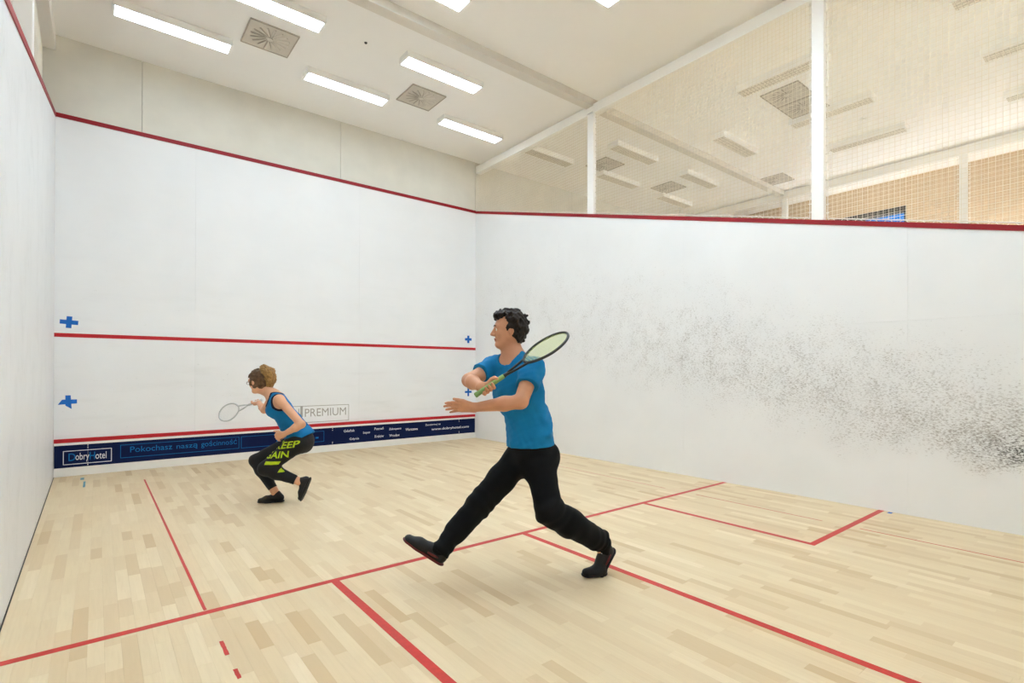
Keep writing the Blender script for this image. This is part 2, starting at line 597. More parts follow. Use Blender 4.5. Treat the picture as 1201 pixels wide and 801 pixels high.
# far right wall; the second window is unseen, added to let more sun in
WINS = [(-5.33, -3.6, 3.0, 5.0, 'dark framed window showing blue sky beyond the net'),
        (-9.6, -5.75, 2.3, 4.15, 'unseen low window added to let sun into the neighbouring court')]
wr = MB()
wr.box(X1, X1 + .25, YB - .2, -9.6, -.1, H + .1)
wr.box(X1, X1 + .25, -5.75, -5.33, -.1, H + .1)
wr.box(X1, X1 + .25, -3.6, .25, -.1, H + .1)
for wy0, wy1, wz0, wz1, _ in WINS:
    wr.box(X1, X1 + .25, wy0, wy1, wz1, H + .1)
    wr.box(X1, X1 + .25, wy0, wy1, -.1, wz0)
M['tan'] = mat('tan_wall_paint', 'c7b091', .85, .2, vary=.03)
struct('wall_far_right', wr, M['tan'])
for i, (wy0, wy1, wz0, wz1, lab) in enumerate(WINS):
    win = empty('window_%d' % (i + 1), (X1 + .1, (wy0 + wy1) / 2, wz0))
    tag(win, lab, kind='structure')
    hw, hh = (wy1 - wy0) / 2, wz1 - wz0
    MB().box(-.1, .05, -hw, hw, hh - .13, hh).build('window_frame', M['frame'], win)
    MB().box(-.03, .05, -hw, hw, 0, .07).build('window_frame', M['frame'], win)
    MB().box(-.03, .05, -hw, -hw + .06, .07, hh - .13).build('window_frame', M['frame'], win)
    MB().box(-.03, .05, hw - .06, hw, .07, hh - .13).build('window_frame', M['frame'], win)
    MB().box(-.03, .05, -.03, .03, .07, hh - .13).build('window_frame', M['frame'], win)
    for s in (-1, 1):
        a, b = sorted((s * .03, s * (hw - .06)))
        MB().box(.005, .013, a, b, .07, hh - .13).build('pane', M['glass'], win)

# ceiling, beams, posts
ceil = struct('ceiling', MB().box(X0, X1, YB, .05, H, H + .2), M['ceil'])
tag(ceil, 'white painted ceiling')
M['beam'] = mat('shade_greyed_beam_paint', 'e0dcd4', .7, .25, vary=.02)  # ceiling white greyed, painting in the shade seen under the cross beams
def beam(name, mb, label, m='steel'):
    o = struct(name, mb, M[m], bevel=.004)
    tag(o, label)
beam('trim_1', MB().box(-.115, CW + .1, -3.255, -3.10, 5.5, H), 'shallow white ceiling beam crossing the court', 'beam')
beam('trim_2', MB().box(CW + .1, 12.9, -3.255, -3.10, 5.5, H), 'shallow ceiling beam crossing the neighbouring court', 'beam')
beam('trim_3', MB().box(CW, CW + .12, YB, -.003, 5.385, 5.53), 'white steel beam above the net on the right wall')
beam('trim_4', MB().box(-.14, .0, YB, -.003, 5.41, H - .005), 'white steel beam above the left wall')
beam('trim_5', MB().box(12.9, 13.04, YB, -.003, 5.40, H - .03), 'far beam on the other side of the neighbouring court')
def post(x, y, sg, label, skew=0):
    p = empty('post', (x - skew * y, y, out_z(y) + .04))
    tag(p, label, 'post', 'white steel posts standing on the side walls')
    h = 5.42 - p.location.z
    w = .125
    MB().box(0 if sg > 0 else -.12, .07 if sg > 0 else 0, -w / 2, w / 2, 0, h).build('shaft', M['steel'], p, bevel=.006)
    MB().box(-.012 if sg > 0 else -.135, .085 if sg > 0 else .012, -w / 2 - .012, w / 2 + .012, h - .012, h).build('cap_plate', M['steel'], p)
    return p
post(CW, -3.195, 1, 'white steel post on right wall where the ceiling beam meets')
post(CW, -6.525, 1, 'white steel post on right wall further from the front wall')
post(0, -3.195, -1, 'white steel post on top of the left wall', skew=.0066)
post(12.9, -3.25, 1, 'far post on the neighbouring wall near the ceiling vent')
post(12.9, -6.52, 1, 'far post on the neighbouring wall to the right of the window')

# ---------------------------------------------------------------- ceiling fittings
def make_light(on, tier=0):
    r = empty('ceiling_light')
    L, w, h = 1.22, .25, .085 if on else .10
    zb = -.035 if on else -.02
    MB().box(-L / 2, L / 2, -w / 2, w / 2, zb, 0).build('housing', M['steel'], r, bevel=.004)
    for s in (-1, 1):
        a, b = sorted((s * L / 2, s * (L / 2 - .025)))
        MB().box(a, b, -w / 2, w / 2, -h, zb).build('end_cap', M['steel'], r, bevel=.003)
    if on:
        MB().box(-L / 2 + .025, L / 2 - .025, -w / 2 + .018, w / 2 - .018, -h - .004, -.035).build('diffuser', M['lamp_on%d' % tier], r, bevel=.008)
        for s in (-1, 1):
            a, b = sorted((s * w / 2, s * (w / 2 - .016)))
            MB().box(-L / 2 + .025, L / 2 - .025, a, b, -h, -.035).build('side_rail', M['steel'], r)
    else:
        for s in (-1, 1):
            a, b = sorted((s * w / 2, s * (w / 2 - .012)))
            MB().box(-L / 2 + .025, L / 2 - .025, a, b, -h, -.02).build('side_rail', M['steel'], r)
        MB().box(-L / 2 + .025, L / 2 - .025, -w / 2 + .012, w / 2 - .012, -h + .008, -.02).build('diffuser', M['lamp_off'], r)
        lv = MB()
        for k in range(25):
            x = -L / 2 + .05 + k * (L - .1) / 24
            lv.box(x - .002, x + .002, -w / 2 + .012, w / 2 - .012, -h + .002, -h + .008)
        for yy in (-.06, 0, .06):
            lv.box(-L / 2 + .025, L / 2 - .025, yy - .002, yy + .002, -h + .001, -h + .008)
        lv.build('louvre', M['louvre'], r)
    return r
P2 = math.pi / 2
ON = [
    (1.15, -1.20, 0, 'lit ceiling strip light close to the front wall, at its left wall end'),
    (3.29, -1.21, 0, 'lit ceiling strip light close to the front wall, midway along it'),
    (5.46, -1.25, 0, 'lit ceiling strip light close to the front wall, at its netted side'),
    (1.93, -2.40, 0, 'lit ceiling strip light between the front row and cross beam, beside the left vent'),
    (4.20, -2.43, 0, 'lit ceiling strip light between the front row and cross beam, beside the right vent'),
    (3.07, -3.82, 0, 'lit ceiling strip light behind the cross beam, parallel to it'),
    (4.83, -5.44, P2, 'lit ceiling strip light running lengthwise nearest the netted wall'),
    (3.15, -5.44, P2, 'lit ceiling strip light running lengthwise over the half court line'),
    (1.50, -5.44, P2, 'lit ceiling strip light running lengthwise nearest the left wall'),
    (4.83, -7.95, P2, 'lit ceiling strip light near the back of the court, netted side'),
    (3.15, -7.95, P2, 'lit ceiling strip light near the back of the court, centre'),
    (1.50, -7.95, P2, 'lit ceiling strip light near the back of the court, left wall side'),
]
OFF = [
    (7.21, -1.28, 0, 'unlit ceiling light beyond the net in the bay beside the front wall'),
    (9.27, -1.31, 0, 'unlit ceiling light beyond the net right of the first post by front wall'),
    (11.40, -1.27, 0, 'unlit ceiling light beyond the net deepest in the corner by the front wall'),
    (8.42, -2.43, 0, 'unlit ceiling light beyond the net between first post and far cross beam'),
    (10.61, -2.45, 0, 'unlit ceiling light beyond the net beside the small vent under the far cross beam'),
    (9.57, -3.86, 0, 'unlit ceiling light beyond the net just behind the far cross beam'),
    (7.90, -5.45, P2, 'unlit lengthwise light beyond the net beside the large vent'),
    (9.57, -5.48, P2, 'unlit lengthwise light beyond the net running behind the second post'),
    (11.14, -5.50, P2, 'unlit lengthwise light beyond the net nearest the far wall'),
    (7.96, -7.95, P2, 'unlit lengthwise light at the back of the neighbouring court, net side'),
    (9.55, -7.95, P2, 'unlit lengthwise light at the back of the neighbouring court, middle'),
    (11.18, -7.95, P2, 'unlit lengthwise light at the back of the neighbouring court, far side'),
]
for lst, on, grp in ((ON, True, 'lit strip lights over the court'), (OFF, False, 'louvred strip lights of the neighbouring court')):
    proto = {}
    for x, y, rz, lab in lst:
        tier = 0 if y > -1.5 else 1 if y > -3 else 2
        o = copy_tree(proto[tier]) if tier in proto else make_light(on, tier)
        proto.setdefault(tier, o)
        o.location = (x, y, H)
        o.rotation_euler = (0, 0, rz)
        tag(o, lab, 'ceiling light', grp)

def make_vent():
    r = empty('ceiling_vent')
    s = .285
    MB().box(-s, s, -s, s, -.012, 0).build('plate', M['ventplate'], r, bevel=.003)
    mb = MB()
    for a, b, c, d in ((-s, s, -s, -s + .012), (-s, s, s - .012, s), (-s, -s + .012, -s, s), (s - .012, s, -s, s)):
        mb.box(a, b, c, d, -.018, -.012)
    mb.build('rim', M['ventdark'], r)
    blade = None
    for k in range(16):
        an = 2 * math.pi * k / 16
        if blade is None:
            mb = MB()
            mb.hexa([(.05, -.002, -.016), (.225, -.006, -.016), (.225, .016, -.026), (.05, .006, -.02),
                     (.05, -.002, -.012), (.225, -.006, -.012), (.225, .016, -.022), (.05, .006, -.016)])
            blade = mb.mesh('blade')
            slot = MB().box(.05, .23, .006, .024, -.0135, -.012).mesh('slot')
        b = obj('blade', blade, M['ventblade'], r)
        b.rotation_euler = (0, 0, an)
        b = obj('slot', slot, M['ventdark'], r)
        b.rotation_euler = (0, 0, an)
    MB().disc((0, 0), .035, -.024, -.012, 16).build('hub', M['ventblade'], r)
    return r
VENTS = [(2.12, -1.65, 'square swirl air vent in the ceiling nearer the left wall'),
         (4.31, -1.58, 'square swirl air vent in the ceiling nearer the netted wall'),
         (8.50, -1.62, 'ceiling vent beyond the net right beside the first post'),
         (10.62, -1.66, 'ceiling vent beyond the net between two louvred lights near the front wall'),
         (12.03, -3.46, 'ceiling vent beyond the net where the far cross beam meets the far beam'),
         (8.60, -5.23, 'large double ceiling vent beyond the net, half nearer the net'),
         (9.17, -5.23, 'large double ceiling vent beyond the net, half touching the lengthwise louvred light')]
proto = None
for x, y, lab in VENTS:
    o = make_vent() if proto is None else copy_tree(proto)
    proto = proto or o
    o.location = (x, y, H)
    tag(o, lab, 'vent', 'swirl air vents in the ceiling')
d = empty('ceiling_sensor', (3.104, -2.342, H))
tag(d, 'tiny dark sensor in the white ceiling between vent and strip light', 'sensor')
MB().disc((0, 0), .014, -.012, 0, 12).build('lens', M['black'], d)
MB().disc((0, 0), .02, -.004, 0, 12).build('collar', M['frame'], d)
d = empty('smoke_detector', (11.0, -5.62, H))
d.location = (10.35, -5.7, H)
tag(d, 'small white smoke detector on the ceiling beyond the net', 'detector')
MB().disc((0, 0), .05, -.02, 0, 16).build('base', M['steel'], d)
MB().disc((0, 0), .038, -.045, -.02, 16).build('sensor_cap', M['steel'], d)

# ---------------------------------------------------------------- nets
def net(x, y0, y1, label, group, skew=0.0, cell=.046, th=.0036, ztop=5.40, bulge=.03):
    """net hung in the plane x between y0 (front) and y1 (back), sloping lower edge"""
    r = empty('net', (x - skew * (y0 + y1) / 2, (y0 + y1) / 2, out_z((y0 + y1) / 2) + .05))
    o = r.location
    tag(r, label, 'net', group)
    zb = lambda y: out_z(y) + .075
    xx = lambda y: x - skew * y
    mb = MB()
    def bul(y, z):
        a = (y - y0) / (y1 - y0)
        h = (z - zb(y)) / max(ztop - zb(y), .05)
        return bulge * math.sin(math.pi * min(max(a, 0), 1)) * math.sin(math.pi * min(max(h, 0), 1))
    def strand(pts):
        for (ya, za), (yb, zb_) in zip(pts, pts[1:]):
            A = Vector((xx(ya) + bul(ya, za), ya, za)) - o
            B = Vector((xx(yb) + bul(yb, zb_), yb, zb_)) - o
            dirv = (B - A).normalized()
            n = Vector((0, -dirv.z, dirv.y)) * th / 2
            t = Vector((th / 2, 0, 0))
            v = [A + n, A + t, A - n, A - t, B + n, B + t, B - n, B - t]
            k = len(mb.v)
            mb.v += [tuple(p) for p in v]
            mb.f += [(k, k + 1, k + 5, k + 4), (k + 1, k + 2, k + 6, k + 5), (k + 2, k + 3, k + 7, k + 6), (k + 3, k, k + 4, k + 7)]
    n = int(abs(y1 - y0) / cell)
    for i in range(n + 1):
        y = y0 + (y1 - y0) * i / n
        z0 = zb(y)
        S = 6
        strand([(y, z0 + (ztop - z0) * k / S) for k in range(S + 1)])
    z = ztop
    while z > zb(y1):
        # the strand starts where the sloping edge lets it
        ya = y0
        if z < zb(y0):
            ya = (z - .075 - 4.57) * CD / (4.57 - 2.13)
        if ya - y1 > .02:
            S = 8
            strand([(ya + (y1 - ya) * k / S, z) for k in range(S + 1)])
        z -= cell
    m_ = mb.build('mesh', M['net'], r)
    m_['kind'] = 'stuff'
    # border cord and lacing
    P = lambda y, z, dx=0: Vector((xx(y) + dx, y, z)) - o
    MB().tube([P(y0, zb(y0)), P(y1, zb(y1))], .006, 6).build('border_cord', M['rope'], r)
    MB().tube([P(y0, ztop - .004), P(y1, ztop - .004)], .005, 6).build('border_cord', M['rope'], r)
    MB().tube([P(y0, zb(y0)), P(y0, ztop)], .004, 6).build('border_cord', M['rope'], r)
    MB().tube([P(y1, zb(y1)), P(y1, ztop)], .004, 6).build('border_cord', M['rope'], r)
    pts = []
    k = int(abs(y1 - y0) / .016)
    for i in range(k + 1):
        y = y0 + (y1 - y0) * i / k
        ph = i * 2 * math.pi / 8
        pts.append(P(y, zb(y) - .014 + .02 * math.sin(ph), .012 * math.cos(ph)))
    MB().tube(pts, .0035, 5).build('lacing', M['rope'], r)
    tk = MB()
    sgn = -1 if y1 < y0 else 1
    for yy, s in ((y0, -sgn), (y1, sgn)):
        z = zb(yy) + .06
        while z < ztop - .03:
            tk.box(*sorted((P(yy, z).x - .004, P(yy, z).x + .006)), *sorted((P(yy - s * .012, z).y, P(yy + s * .022, z).y)), P(yy, z).z - .004, P(yy, z).z + .004)
            z += .09
    y = y0 + sgn * .06
    while sgn * (y1 - y) > .04:
        p = P(y, ztop)
        tk.box(p.x - .004, p.x + .004, p.y - .004, p.y + .004, p.z - .012, p.z + .012)
        y += sgn * .1
    tk.build('ties', M['rope'], r)
    return r
NG = 'nets above the side walls'
net(CW + .035, -.035, -3.105, 'net panel above right wall, in the bay touching the front wall', NG)
net(CW + .035, -3.285, -6.435, 'net panel above right wall between the two white posts', NG)
net(CW + .035, -6.615, -9.7, 'net panel above right wall, in the tall bay past the second post', NG)
net(-.125, -.035, -3.105, 'net panel above the left wall touching the front wall', NG, skew=.0066)
net(-.125, -3.285, -6.435, 'net panel above the left wall behind its post', NG, skew=.0066)
net(12.935, -.035, -3.16, 'far net panel beyond the neighbouring court, in the corner bay', NG, th=.0026, cell=.05)
net(12.935, -3.34, -6.43, 'far net panel beyond the neighbouring court, in front of the window', NG, th=.0026, cell=.05)
net(12.935, -6.61, -9.7, 'far net panel beyond the neighbouring court, last bay', NG, th=.0026, cell=.05)

# ---------------------------------------------------------------- tin board, print, tape
tin = empty('tin_board', (CW / 2, -.006, 0))
tag(tin, 'navy sponsor board along the foot of the front wall with red top', 'board')
tx = lambda x: x - CW / 2
seg = [.006, .335, 3.5, 6.0, CW - .02]
for a, b in zip(seg, seg[1:]):
    MB().box(tx(a) + .0008, tx(b) - .0008, -.018, -.004, .112, .40).build('panel', M['navy'], tin)
MB().box(tx(.004), tx(CW - .02), -.03, 0, .43, .48).build('red_strip', M['red'], tin, bevel=.004)
MB().box(tx(.004), tx(CW - .02), -.026, 0, .398, .43).build('white_strip', M['white'], tin)
MB().box(tx(.004), tx(CW - .004), -.016, 0, 0.001, .112).build('base_strip', M['white'], tin)
scr = MB().disc((0, 0), .007, 0, .003, 10).mesh('screw')
for sx in (.335, 3.5, 6.0):
    for sz in (.385, .355, .135, .11 + .045):
        o = obj('screw', scr, M['screw'], tin)
        o.location = (tx(sx), -.018, sz)
        o.rotation_euler = (P2, 0, 0)
def sign(body, x, z, m, width=None, h=None, name='lettering', shear=0, offset=0, y=-.0188):
    me = text_mesh(body, h=h, width=width, shear=shear, offset=offset)
    o = obj(name, me, M[m], tin)
    o.location = (tx(x), y, z)
    o.rotation_euler = (P2, 0, 0)
    return o
def outline(x0, x1, z0, z1, t, m, y=-.0188, parent=tin, ox=CW / 2):
    mb = MB()
    for a, b, c, d in ((x0, x1, z0, z0 + t), (x0, x1, z1 - t, z1), (x0, x0 + t, z0, z1), (x1 - t, x1, z0, z1)):
        mb.box(a - ox, b - ox, y, y + .001, c, d)
    return mb.build('outline', M[m], parent)
outline(.091, .579, .148, .326, .008, 'print_white')
sign('D', .145, .195, 'print_blue', h=.095, width=.068)
sign('obry', .213, .172, 'print_white', width=.135, h=.118)
sign('H', .352, .195, 'print_blue', h=.098, width=.055)
sign('otel', .412, .195, 'print_white', width=.112, h=.092)
outline(.669, 2.095, .178, .355, .006, 'print_blue')
sign('Pokochasz', .775, .245, 'print_blue', width=.475, h=.078)
sign('naszą', 1.30, .227, 'print_blue', width=.255, h=.074)
sign('gościnność', 1.60, .225, 'print_blue', width=.465, h=.105)
outline(2.12, 3.36, .178, .355, .006, 'print_blue')
for k in range(9):      # line of print too faint to read
    MB().box(tx(2.62 + .075 * k), tx(2.668 + .075 * k), -.0188, -.0178, .235, .262 + .022 * (k % 3 == 0)).build('print_stroke', M['print_blue'], tin)
for t, x, z, w in (('Gdańsk', 3.69, .305, .19), ('Gdynia', 3.79, .155, .17), ('Sopot', 4.03, .245, .13), ('Poznań', 4.24, .305, .17),
                   ('Kraków', 4.245, .168, .17), ('Zakopane', 4.515, .275, .24), ('Wrocław', 4.52, .162, .2), ('Warszawa', 4.84, .25, .25)):
    sign(t, x, z, 'print_white', width=w, h=.048, offset=.008)
sign('Zarezerwuj na', 5.25, .305, 'print_white', width=.33, h=.045, offset=.006)
sign('www.dobryhotel.com', 5.38, .205, 'print_white', width=.85, h=.06, offset=.01)

# grey advertising print on the white wall
ad = empty('wall_sign', (3.3, -.0062, .62))
tag(ad, 'faint grey outlined lettering sign printed on the front wall behind the woman', 'sign')
outline(2.98 - .35, 3.785, .505, .782, .009, 'print_grey', y=-.0012, parent=ad, ox=3.3)
for o in list(ad.children):
    o.location.z = -.62
me = text_mesh('PREMIUM', width=.68, h=.13)
o = obj('lettering', me, M['print_grey'], ad)
o.location = (3.055 - 3.3, -.0006, .602 - .62)
o.rotation_euler = (P2, 0, 0)
MB().box(2.985 - 3.3, 3.022 - 3.3, -.0012, 0, .60 - .62, .775 - .62).build('divider', M['print_grey'], ad)
MB().box(2.955 - 3.3, 2.965 - 3.3, -.0012, 0, .56 - .62, .74 - .62).build('divider', M['print_grey'], ad)

def cross(x, z, w, h, t, label, tilt=0, torn_=False):
    r = empty('tape_cross', (x, -.0063, z))
    r.rotation_euler = (0, tilt, 0)
    tag(r, label, 'tape', 'blue tape crosses on the front wall')
    if torn_:
        mb = MB().hexa([(-w / 2 - .01, -.0008, -t / 2 - .012), (w / 2, -.0008, -t / 2), (w / 2, 0, -t / 2), (-w / 2 - .01, 0, -t / 2 - .012),
                        (-w / 2 + .03, -.0008, t / 2), (w / 2, -.0008, t / 2), (w / 2, 0, t / 2), (-w / 2 + .03, 0, t / 2)])
        mb.build('tape_strip', M['blue_tape'], r)
        mb = MB().hexa([(-t / 2, -.0014, -h / 2 + .03), (t / 2 + .01, -.0014, -h / 2 - .015), (t / 2 + .01, -.0006, -h / 2 - .015), (-t / 2, -.0006, -h / 2 + .03),
                        (-t / 2, -.0014, h / 2), (t / 2, -.0014, h / 2), (t / 2, -.0006, h / 2), (-t / 2, -.0006, h / 2)])
        mb.build('tape_strip', M['blue_tape'], r)
    else:
        MB().box(-w / 2, w / 2, -.0008, 0, -t / 2, t / 2).build('tape_strip', M['blue_tape'], r)
        MB().box(-t / 2, t / 2, -.0014, -.0006, -h / 2, h / 2).build('tape_strip', M['blue_tape'], r)
cross(.142, 1.972, .18, .15, .055, 'blue tape cross above the red service line by the left wall', .06)
cross(.136, .955, .175, .16, .052, 'blue tape cross with torn ends below the service line by the left wall', 0, True)
cross(6.225, 1.995, .16, .15, .05, 'blue tape cross above the red service line by the marked right wall')
cross(6.227, .935, .16, .17, .04, 'blue tape cross below the service line beside the man\'s hand')

# ---------------------------------------------------------------- figures: implicit surfaces meshed as one continuous skin
def V(*a):
    return np.array(a, np.float32)
def unit(v):
    v = np.asarray(v, np.float32)
    return v / max(np.linalg.norm(v), 1e-9)

class Vol:
    def __init__(s, lo, hi, h):
        s.lo = np.asarray(lo, np.float32)
        s.h = h
        s.n = np.ceil((np.asarray(hi) - s.lo) / h).astype(int) + 1
        s.D = np.full(tuple(s.n), 1.0, np.float32)
    def win(s, lo, hi):
        a = np.clip(np.floor((np.asarray(lo) - s.lo) / s.h).astype(int), 0, s.n - 1)
        b = np.clip(np.ceil((np.asarray(hi) - s.lo) / s.h).astype(int) + 1, 1, s.n)
        sl = tuple(slice(int(i), int(j)) for i, j in zip(a, b))
        g = np.meshgrid(*[s.lo[i] + s.h * np.arange(a[i], b[i], dtype=np.float32) for i in range(3)], indexing='ij', sparse=True)
        return sl, g
    def prim(s, fn, lo, hi, k=0.0, sub=False, pad=.045):
        sl, g = s.win(np.asarray(lo) - pad, np.asarray(hi) + pad)
        if min(x.stop - x.start for x in sl) < 1:
            return
        d = fn(*g).astype(np.float32)
        D = s.D[sl]
        if sub:
            d = -d
            if k > 0:
                hh = np.clip(.5 - .5 * (d - D) / k, 0, 1) if False else np.clip(.5 + .5 * (d - D) / k, 0, 1)
                s.D[sl] = D * (1 - hh) + d * hh + k * hh * (1 - hh)
            else:
                s.D[sl] = np.maximum(D, d)
        elif k > 0:
            hh = np.clip(.5 + .5 * (d - D) / k, 0, 1)
            s.D[sl] = d * (1 - hh) + D * hh - k * hh * (1 - hh)
        else:
            s.D[sl] = np.minimum(D, d)
    def cone(s, a, b, ra, rb, k=.02, flat=1.0, fdir=None, grow=0.0, sub=False):
        """tapered capsule; flat<1 squashes it along fdir"""
        a, b = np.asarray(a, np.float32), np.asarray(b, np.float32)
        ra, rb = ra + grow, rb + grow
        ab = b - a
        L2 = float(ab @ ab) + 1e-9
        fd = None if fdir is None else unit(np.asarray(fdir, np.float32))
        R = max(ra, rb)
        def fn(x, y, z):
            t = np.clip(((x - a[0]) * ab[0] + (y - a[1]) * ab[1] + (z - a[2]) * ab[2]) / L2, 0, 1)
            dx, dy, dz = x - a[0] - t * ab[0], y - a[1] - t * ab[1], z - a[2] - t * ab[2]
            q = dx * dx + dy * dy + dz * dz
            if fd is not None and flat != 1:
                c = dx * fd[0] + dy * fd[1] + dz * fd[2]
                q = q + c * c * (1 / flat ** 2 - 1)
                return (np.sqrt(q) - (ra + (rb - ra) * t)) * (.5 + .5 * flat)
            return np.sqrt(q) - (ra + (rb - ra) * t)
        s.prim(fn, np.minimum(a, b) - R, np.maximum(a, b) + R, k, sub)
    def chain(s, pts, rad, k=.02, **kw):
        for i in range(len(pts) - 1):
            s.cone(pts[i], pts[i + 1], rad[i], rad[i + 1], k, **kw)
    def ell(s, c, r, ax=None, k=.02, grow=0.0, sub=False):
        c = np.asarray(c, np.float32)
        r = np.asarray(r, np.float32) + grow
        A = np.eye(3, dtype=np.float32) if ax is None else np.asarray(ax, np.float32)
        R = float(r.max())
        def fn(x, y, z):
            dx, dy, dz = x - c[0], y - c[1], z - c[2]
            k0 = k1 = 0
            for i in range(3):
                p = dx * A[i][0] + dy * A[i][1] + dz * A[i][2]
                k0 = k0 + (p / r[i]) ** 2
                k1 = k1 + (p / r[i] ** 2) ** 2
            k0 = np.sqrt(k0)
            return k0 * (k0 - 1) / np.maximum(np.sqrt(k1), 1e-6)
        s.prim(fn, c - R, c + R, k, sub)
    def grid(s):
        return np.meshgrid(*[s.lo[i] + s.h * np.arange(s.n[i], dtype=np.float32) for i in range(3)], indexing='ij', sparse=True)
    def cut(s, fn):
        """keep where fn<0"""
        s.D = np.maximum(s.D, fn(*s.grid()).astype(np.float32))
    def ripple(s, amp, freq, seed=0):
        x, y, z = s.grid()
        r = np.random.default_rng(seed)
        w = 0
        for i in range(5):
            d = unit(r.normal(size=3)) * freq * r.uniform(.6, 1.7)
            w = w + np.sin(x * d[0] + y * d[1] + z * d[2] + r.uniform(0, 6)) * np.sin(x * d[1] * .6 - z * d[0] * .5 + y * d[2] * .4 + r.uniform(0, 6))
        s.D = s.D + (amp * w / 2.2).astype(np.float32)
    def folds(s, c, ax, rad, amp, freq):
        """creases across the axis ax, fading out round c"""
        x, y, z = s.grid()
        a = unit(ax)
        t = (x - c[0]) * a[0] + (y - c[1]) * a[1] + (z - c[2]) * a[2]
        q = (x - c[0]) ** 2 + (y - c[1]) ** 2 + (z - c[2]) ** 2
        w = np.sin(t * freq + 1.3 * np.sin(x * 21 + y * 13) + 1.1 * np.sin(y * 23 - z * 9))
        s.D = s.D + (amp * w * np.exp(-q / rad ** 2)).astype(np.float32)
    def mesh(s, name):
        D, h = s.D, s.h
        D = np.pad(D, 1, constant_values=1.0)
        S = D < 0
        n = np.array(D.shape)
        c8 = [(i, j, k) for i in (0, 1) for j in (0, 1) for k in (0, 1)]
        sh = lambda A, o: A[o[0]:n[0] - 1 + o[0], o[1]:n[1] - 1 + o[1], o[2]:n[2] - 1 + o[2]]
        al = sh(S, c8[0]).copy()
        an = al.copy()
        for o in c8[1:]:
            q = sh(S, o)
            al &= q
            an |= q
        act = an & ~al
        idx = np.argwhere(act)
        vid = np.full(act.shape, -1, np.int32)
        vid[act] = np.arange(len(idx))
        acc = np.zeros((len(idx), 3), np.float32)
        cnt = np.zeros(len(idx), np.float32)
        for o in c8:
            for ax in range(3):
                if o[ax]:
                    continue
                p = list(o)
                p[ax] = 1
                a = D[idx[:, 0] + o[0], idx[:, 1] + o[1], idx[:, 2] + o[2]]
                b = D[idx[:, 0] + p[0], idx[:, 1] + p[1], idx[:, 2] + p[2]]
                m = (a < 0) != (b < 0)
                t = a[m] / (a[m] - b[m])
                q = np.tile(np.array(o, np.float32), (m.sum(), 1))
                q[:, ax] += t
                acc[m] += q
                cnt[m] += 1
        vert = (idx + acc / np.maximum(cnt, 1)[:, None] - 1) * h + s.lo
        quads = []
        for ax in range(3):
            b_, c_ = [(1, 2), (2, 0), (0, 1)][ax]
            lo = [slice(1, m - 1) for m in n]
            hi = [slice(1, m - 1) for m in n]
            lo[ax] = slice(0, n[ax] - 1)
            hi[ax] = slice(1, n[ax])
            A, B = S[tuple(lo)], S[tuple(hi)]
            for flag, rev in ((A & ~B, False), (~A & B, True)):
                e = np.argwhere(flag)
                if not len(e):
                    continue
                base = e.copy()
                for j in range(3):
                    if j != ax:
                        base[:, j] += 1
                q = []
                for db, dc in ((-1, -1), (0, -1), (0, 0), (-1, 0)):
                    t = base.copy()
                    t[:, b_] += db
                    t[:, c_] += dc
                    q.append(vid[t[:, 0], t[:, 1], t[:, 2]])
                q = np.stack(q[::-1] if rev else q, 1)
                quads.append(q[(q >= 0).all(1)])
        F = np.concatenate(quads).astype(np.int32)
        me = bpy.data.meshes.new(name)
        me.vertices.add(len(vert))
        me.vertices.foreach_set('co', vert.astype(np.float32).ravel())
        me.loops.add(F.size)
        me.loops.foreach_set('vertex_index', F.ravel())
        me.polygons.add(len(F))
        me.polygons.foreach_set('loop_start', np.arange(0, F.size, 4, dtype=np.int32))
        me.polygons.foreach_set('use_smooth', np.ones(len(F), bool))
        me.update(calc_edges=True)
        me.validate()
        return me

def put(name, vol, m, parent, relax=2):
    me = vol.mesh(name)
    o = obj(name, me, m, parent, True)
    if relax:
        s = o.modifiers.new('relax', 'SMOOTH')
        s.factor = .5
        s.iterations = relax
    return o

def frame(fwd, up):
    f = unit(fwd)
    l = unit(np.cross(np.asarray(up, np.float32), f))
    return f, l, np.cross(f, l)

def head_prims(v, c, fwd, up, neck, nr=.055, sc=1.0, fem=False):
    f, l, u = frame(fwd, up)
    ax = np.stack([f, l, u])
    P = lambda x, y, z: c + (f * x + l * y + u * z) * sc
    E = lambda p, r, k=.02, **kw: v.ell(P(*p), np.array(r) * sc, ax, k, **kw)
    K = lambda a, b, ra, rb, k=.015, **kw: v.cone(P(*a), P(*b), ra * sc, rb * sc, k, **kw)
    E((-.012, 0, .035), (.098, .076, .088), 0)
    E((.030, 0, -.018), (.064, .060, .085), .03)
    for s in (-1, 1):
        K((.0, s * .046, -.055), (.062, s * .012, -.096), .024, .018, .03)
        E((.052, s * .036, -.022), (.026, .022, .02), .02)
    E((.074, 0, -.092), (.018, .022, .017), .02)
    K((.078, -.034, .026), (.078, .034, .026), .014, .014, .02)
    for s in (-1, 1):
        E((.100, s * .031, .004), (.017, .016, .012), .012, sub=True)
    K((.090, 0, .016), (.113, 0, -.024), .008, .0115, .01)
    for s in (-1, 1):
        E((.100, s * .012, -.030), (.012, .008, .008), .008)
    E((.088, 0, -.055), (.013, .022, .006), .006)
    E((.086, 0, -.066), (.012, .019, .006), .006)
    E((.103, 0, -.0605), (.010, .022, .0018), .003, sub=True)
    for s in (-1, 1):
        E((-.008, s * .078, -.008), (.019, .009, .031), .008)
        E((-.002, s * .087, -.004), (.010, .005, .018), .004, sub=True)
    v.cone(P(-.018, 0, -.05), neck, nr * sc, nr * 1.1, .03)
    v.cone(P(.015, 0, -.085), neck, nr * .8 * sc, nr, .03)
    return P, ax

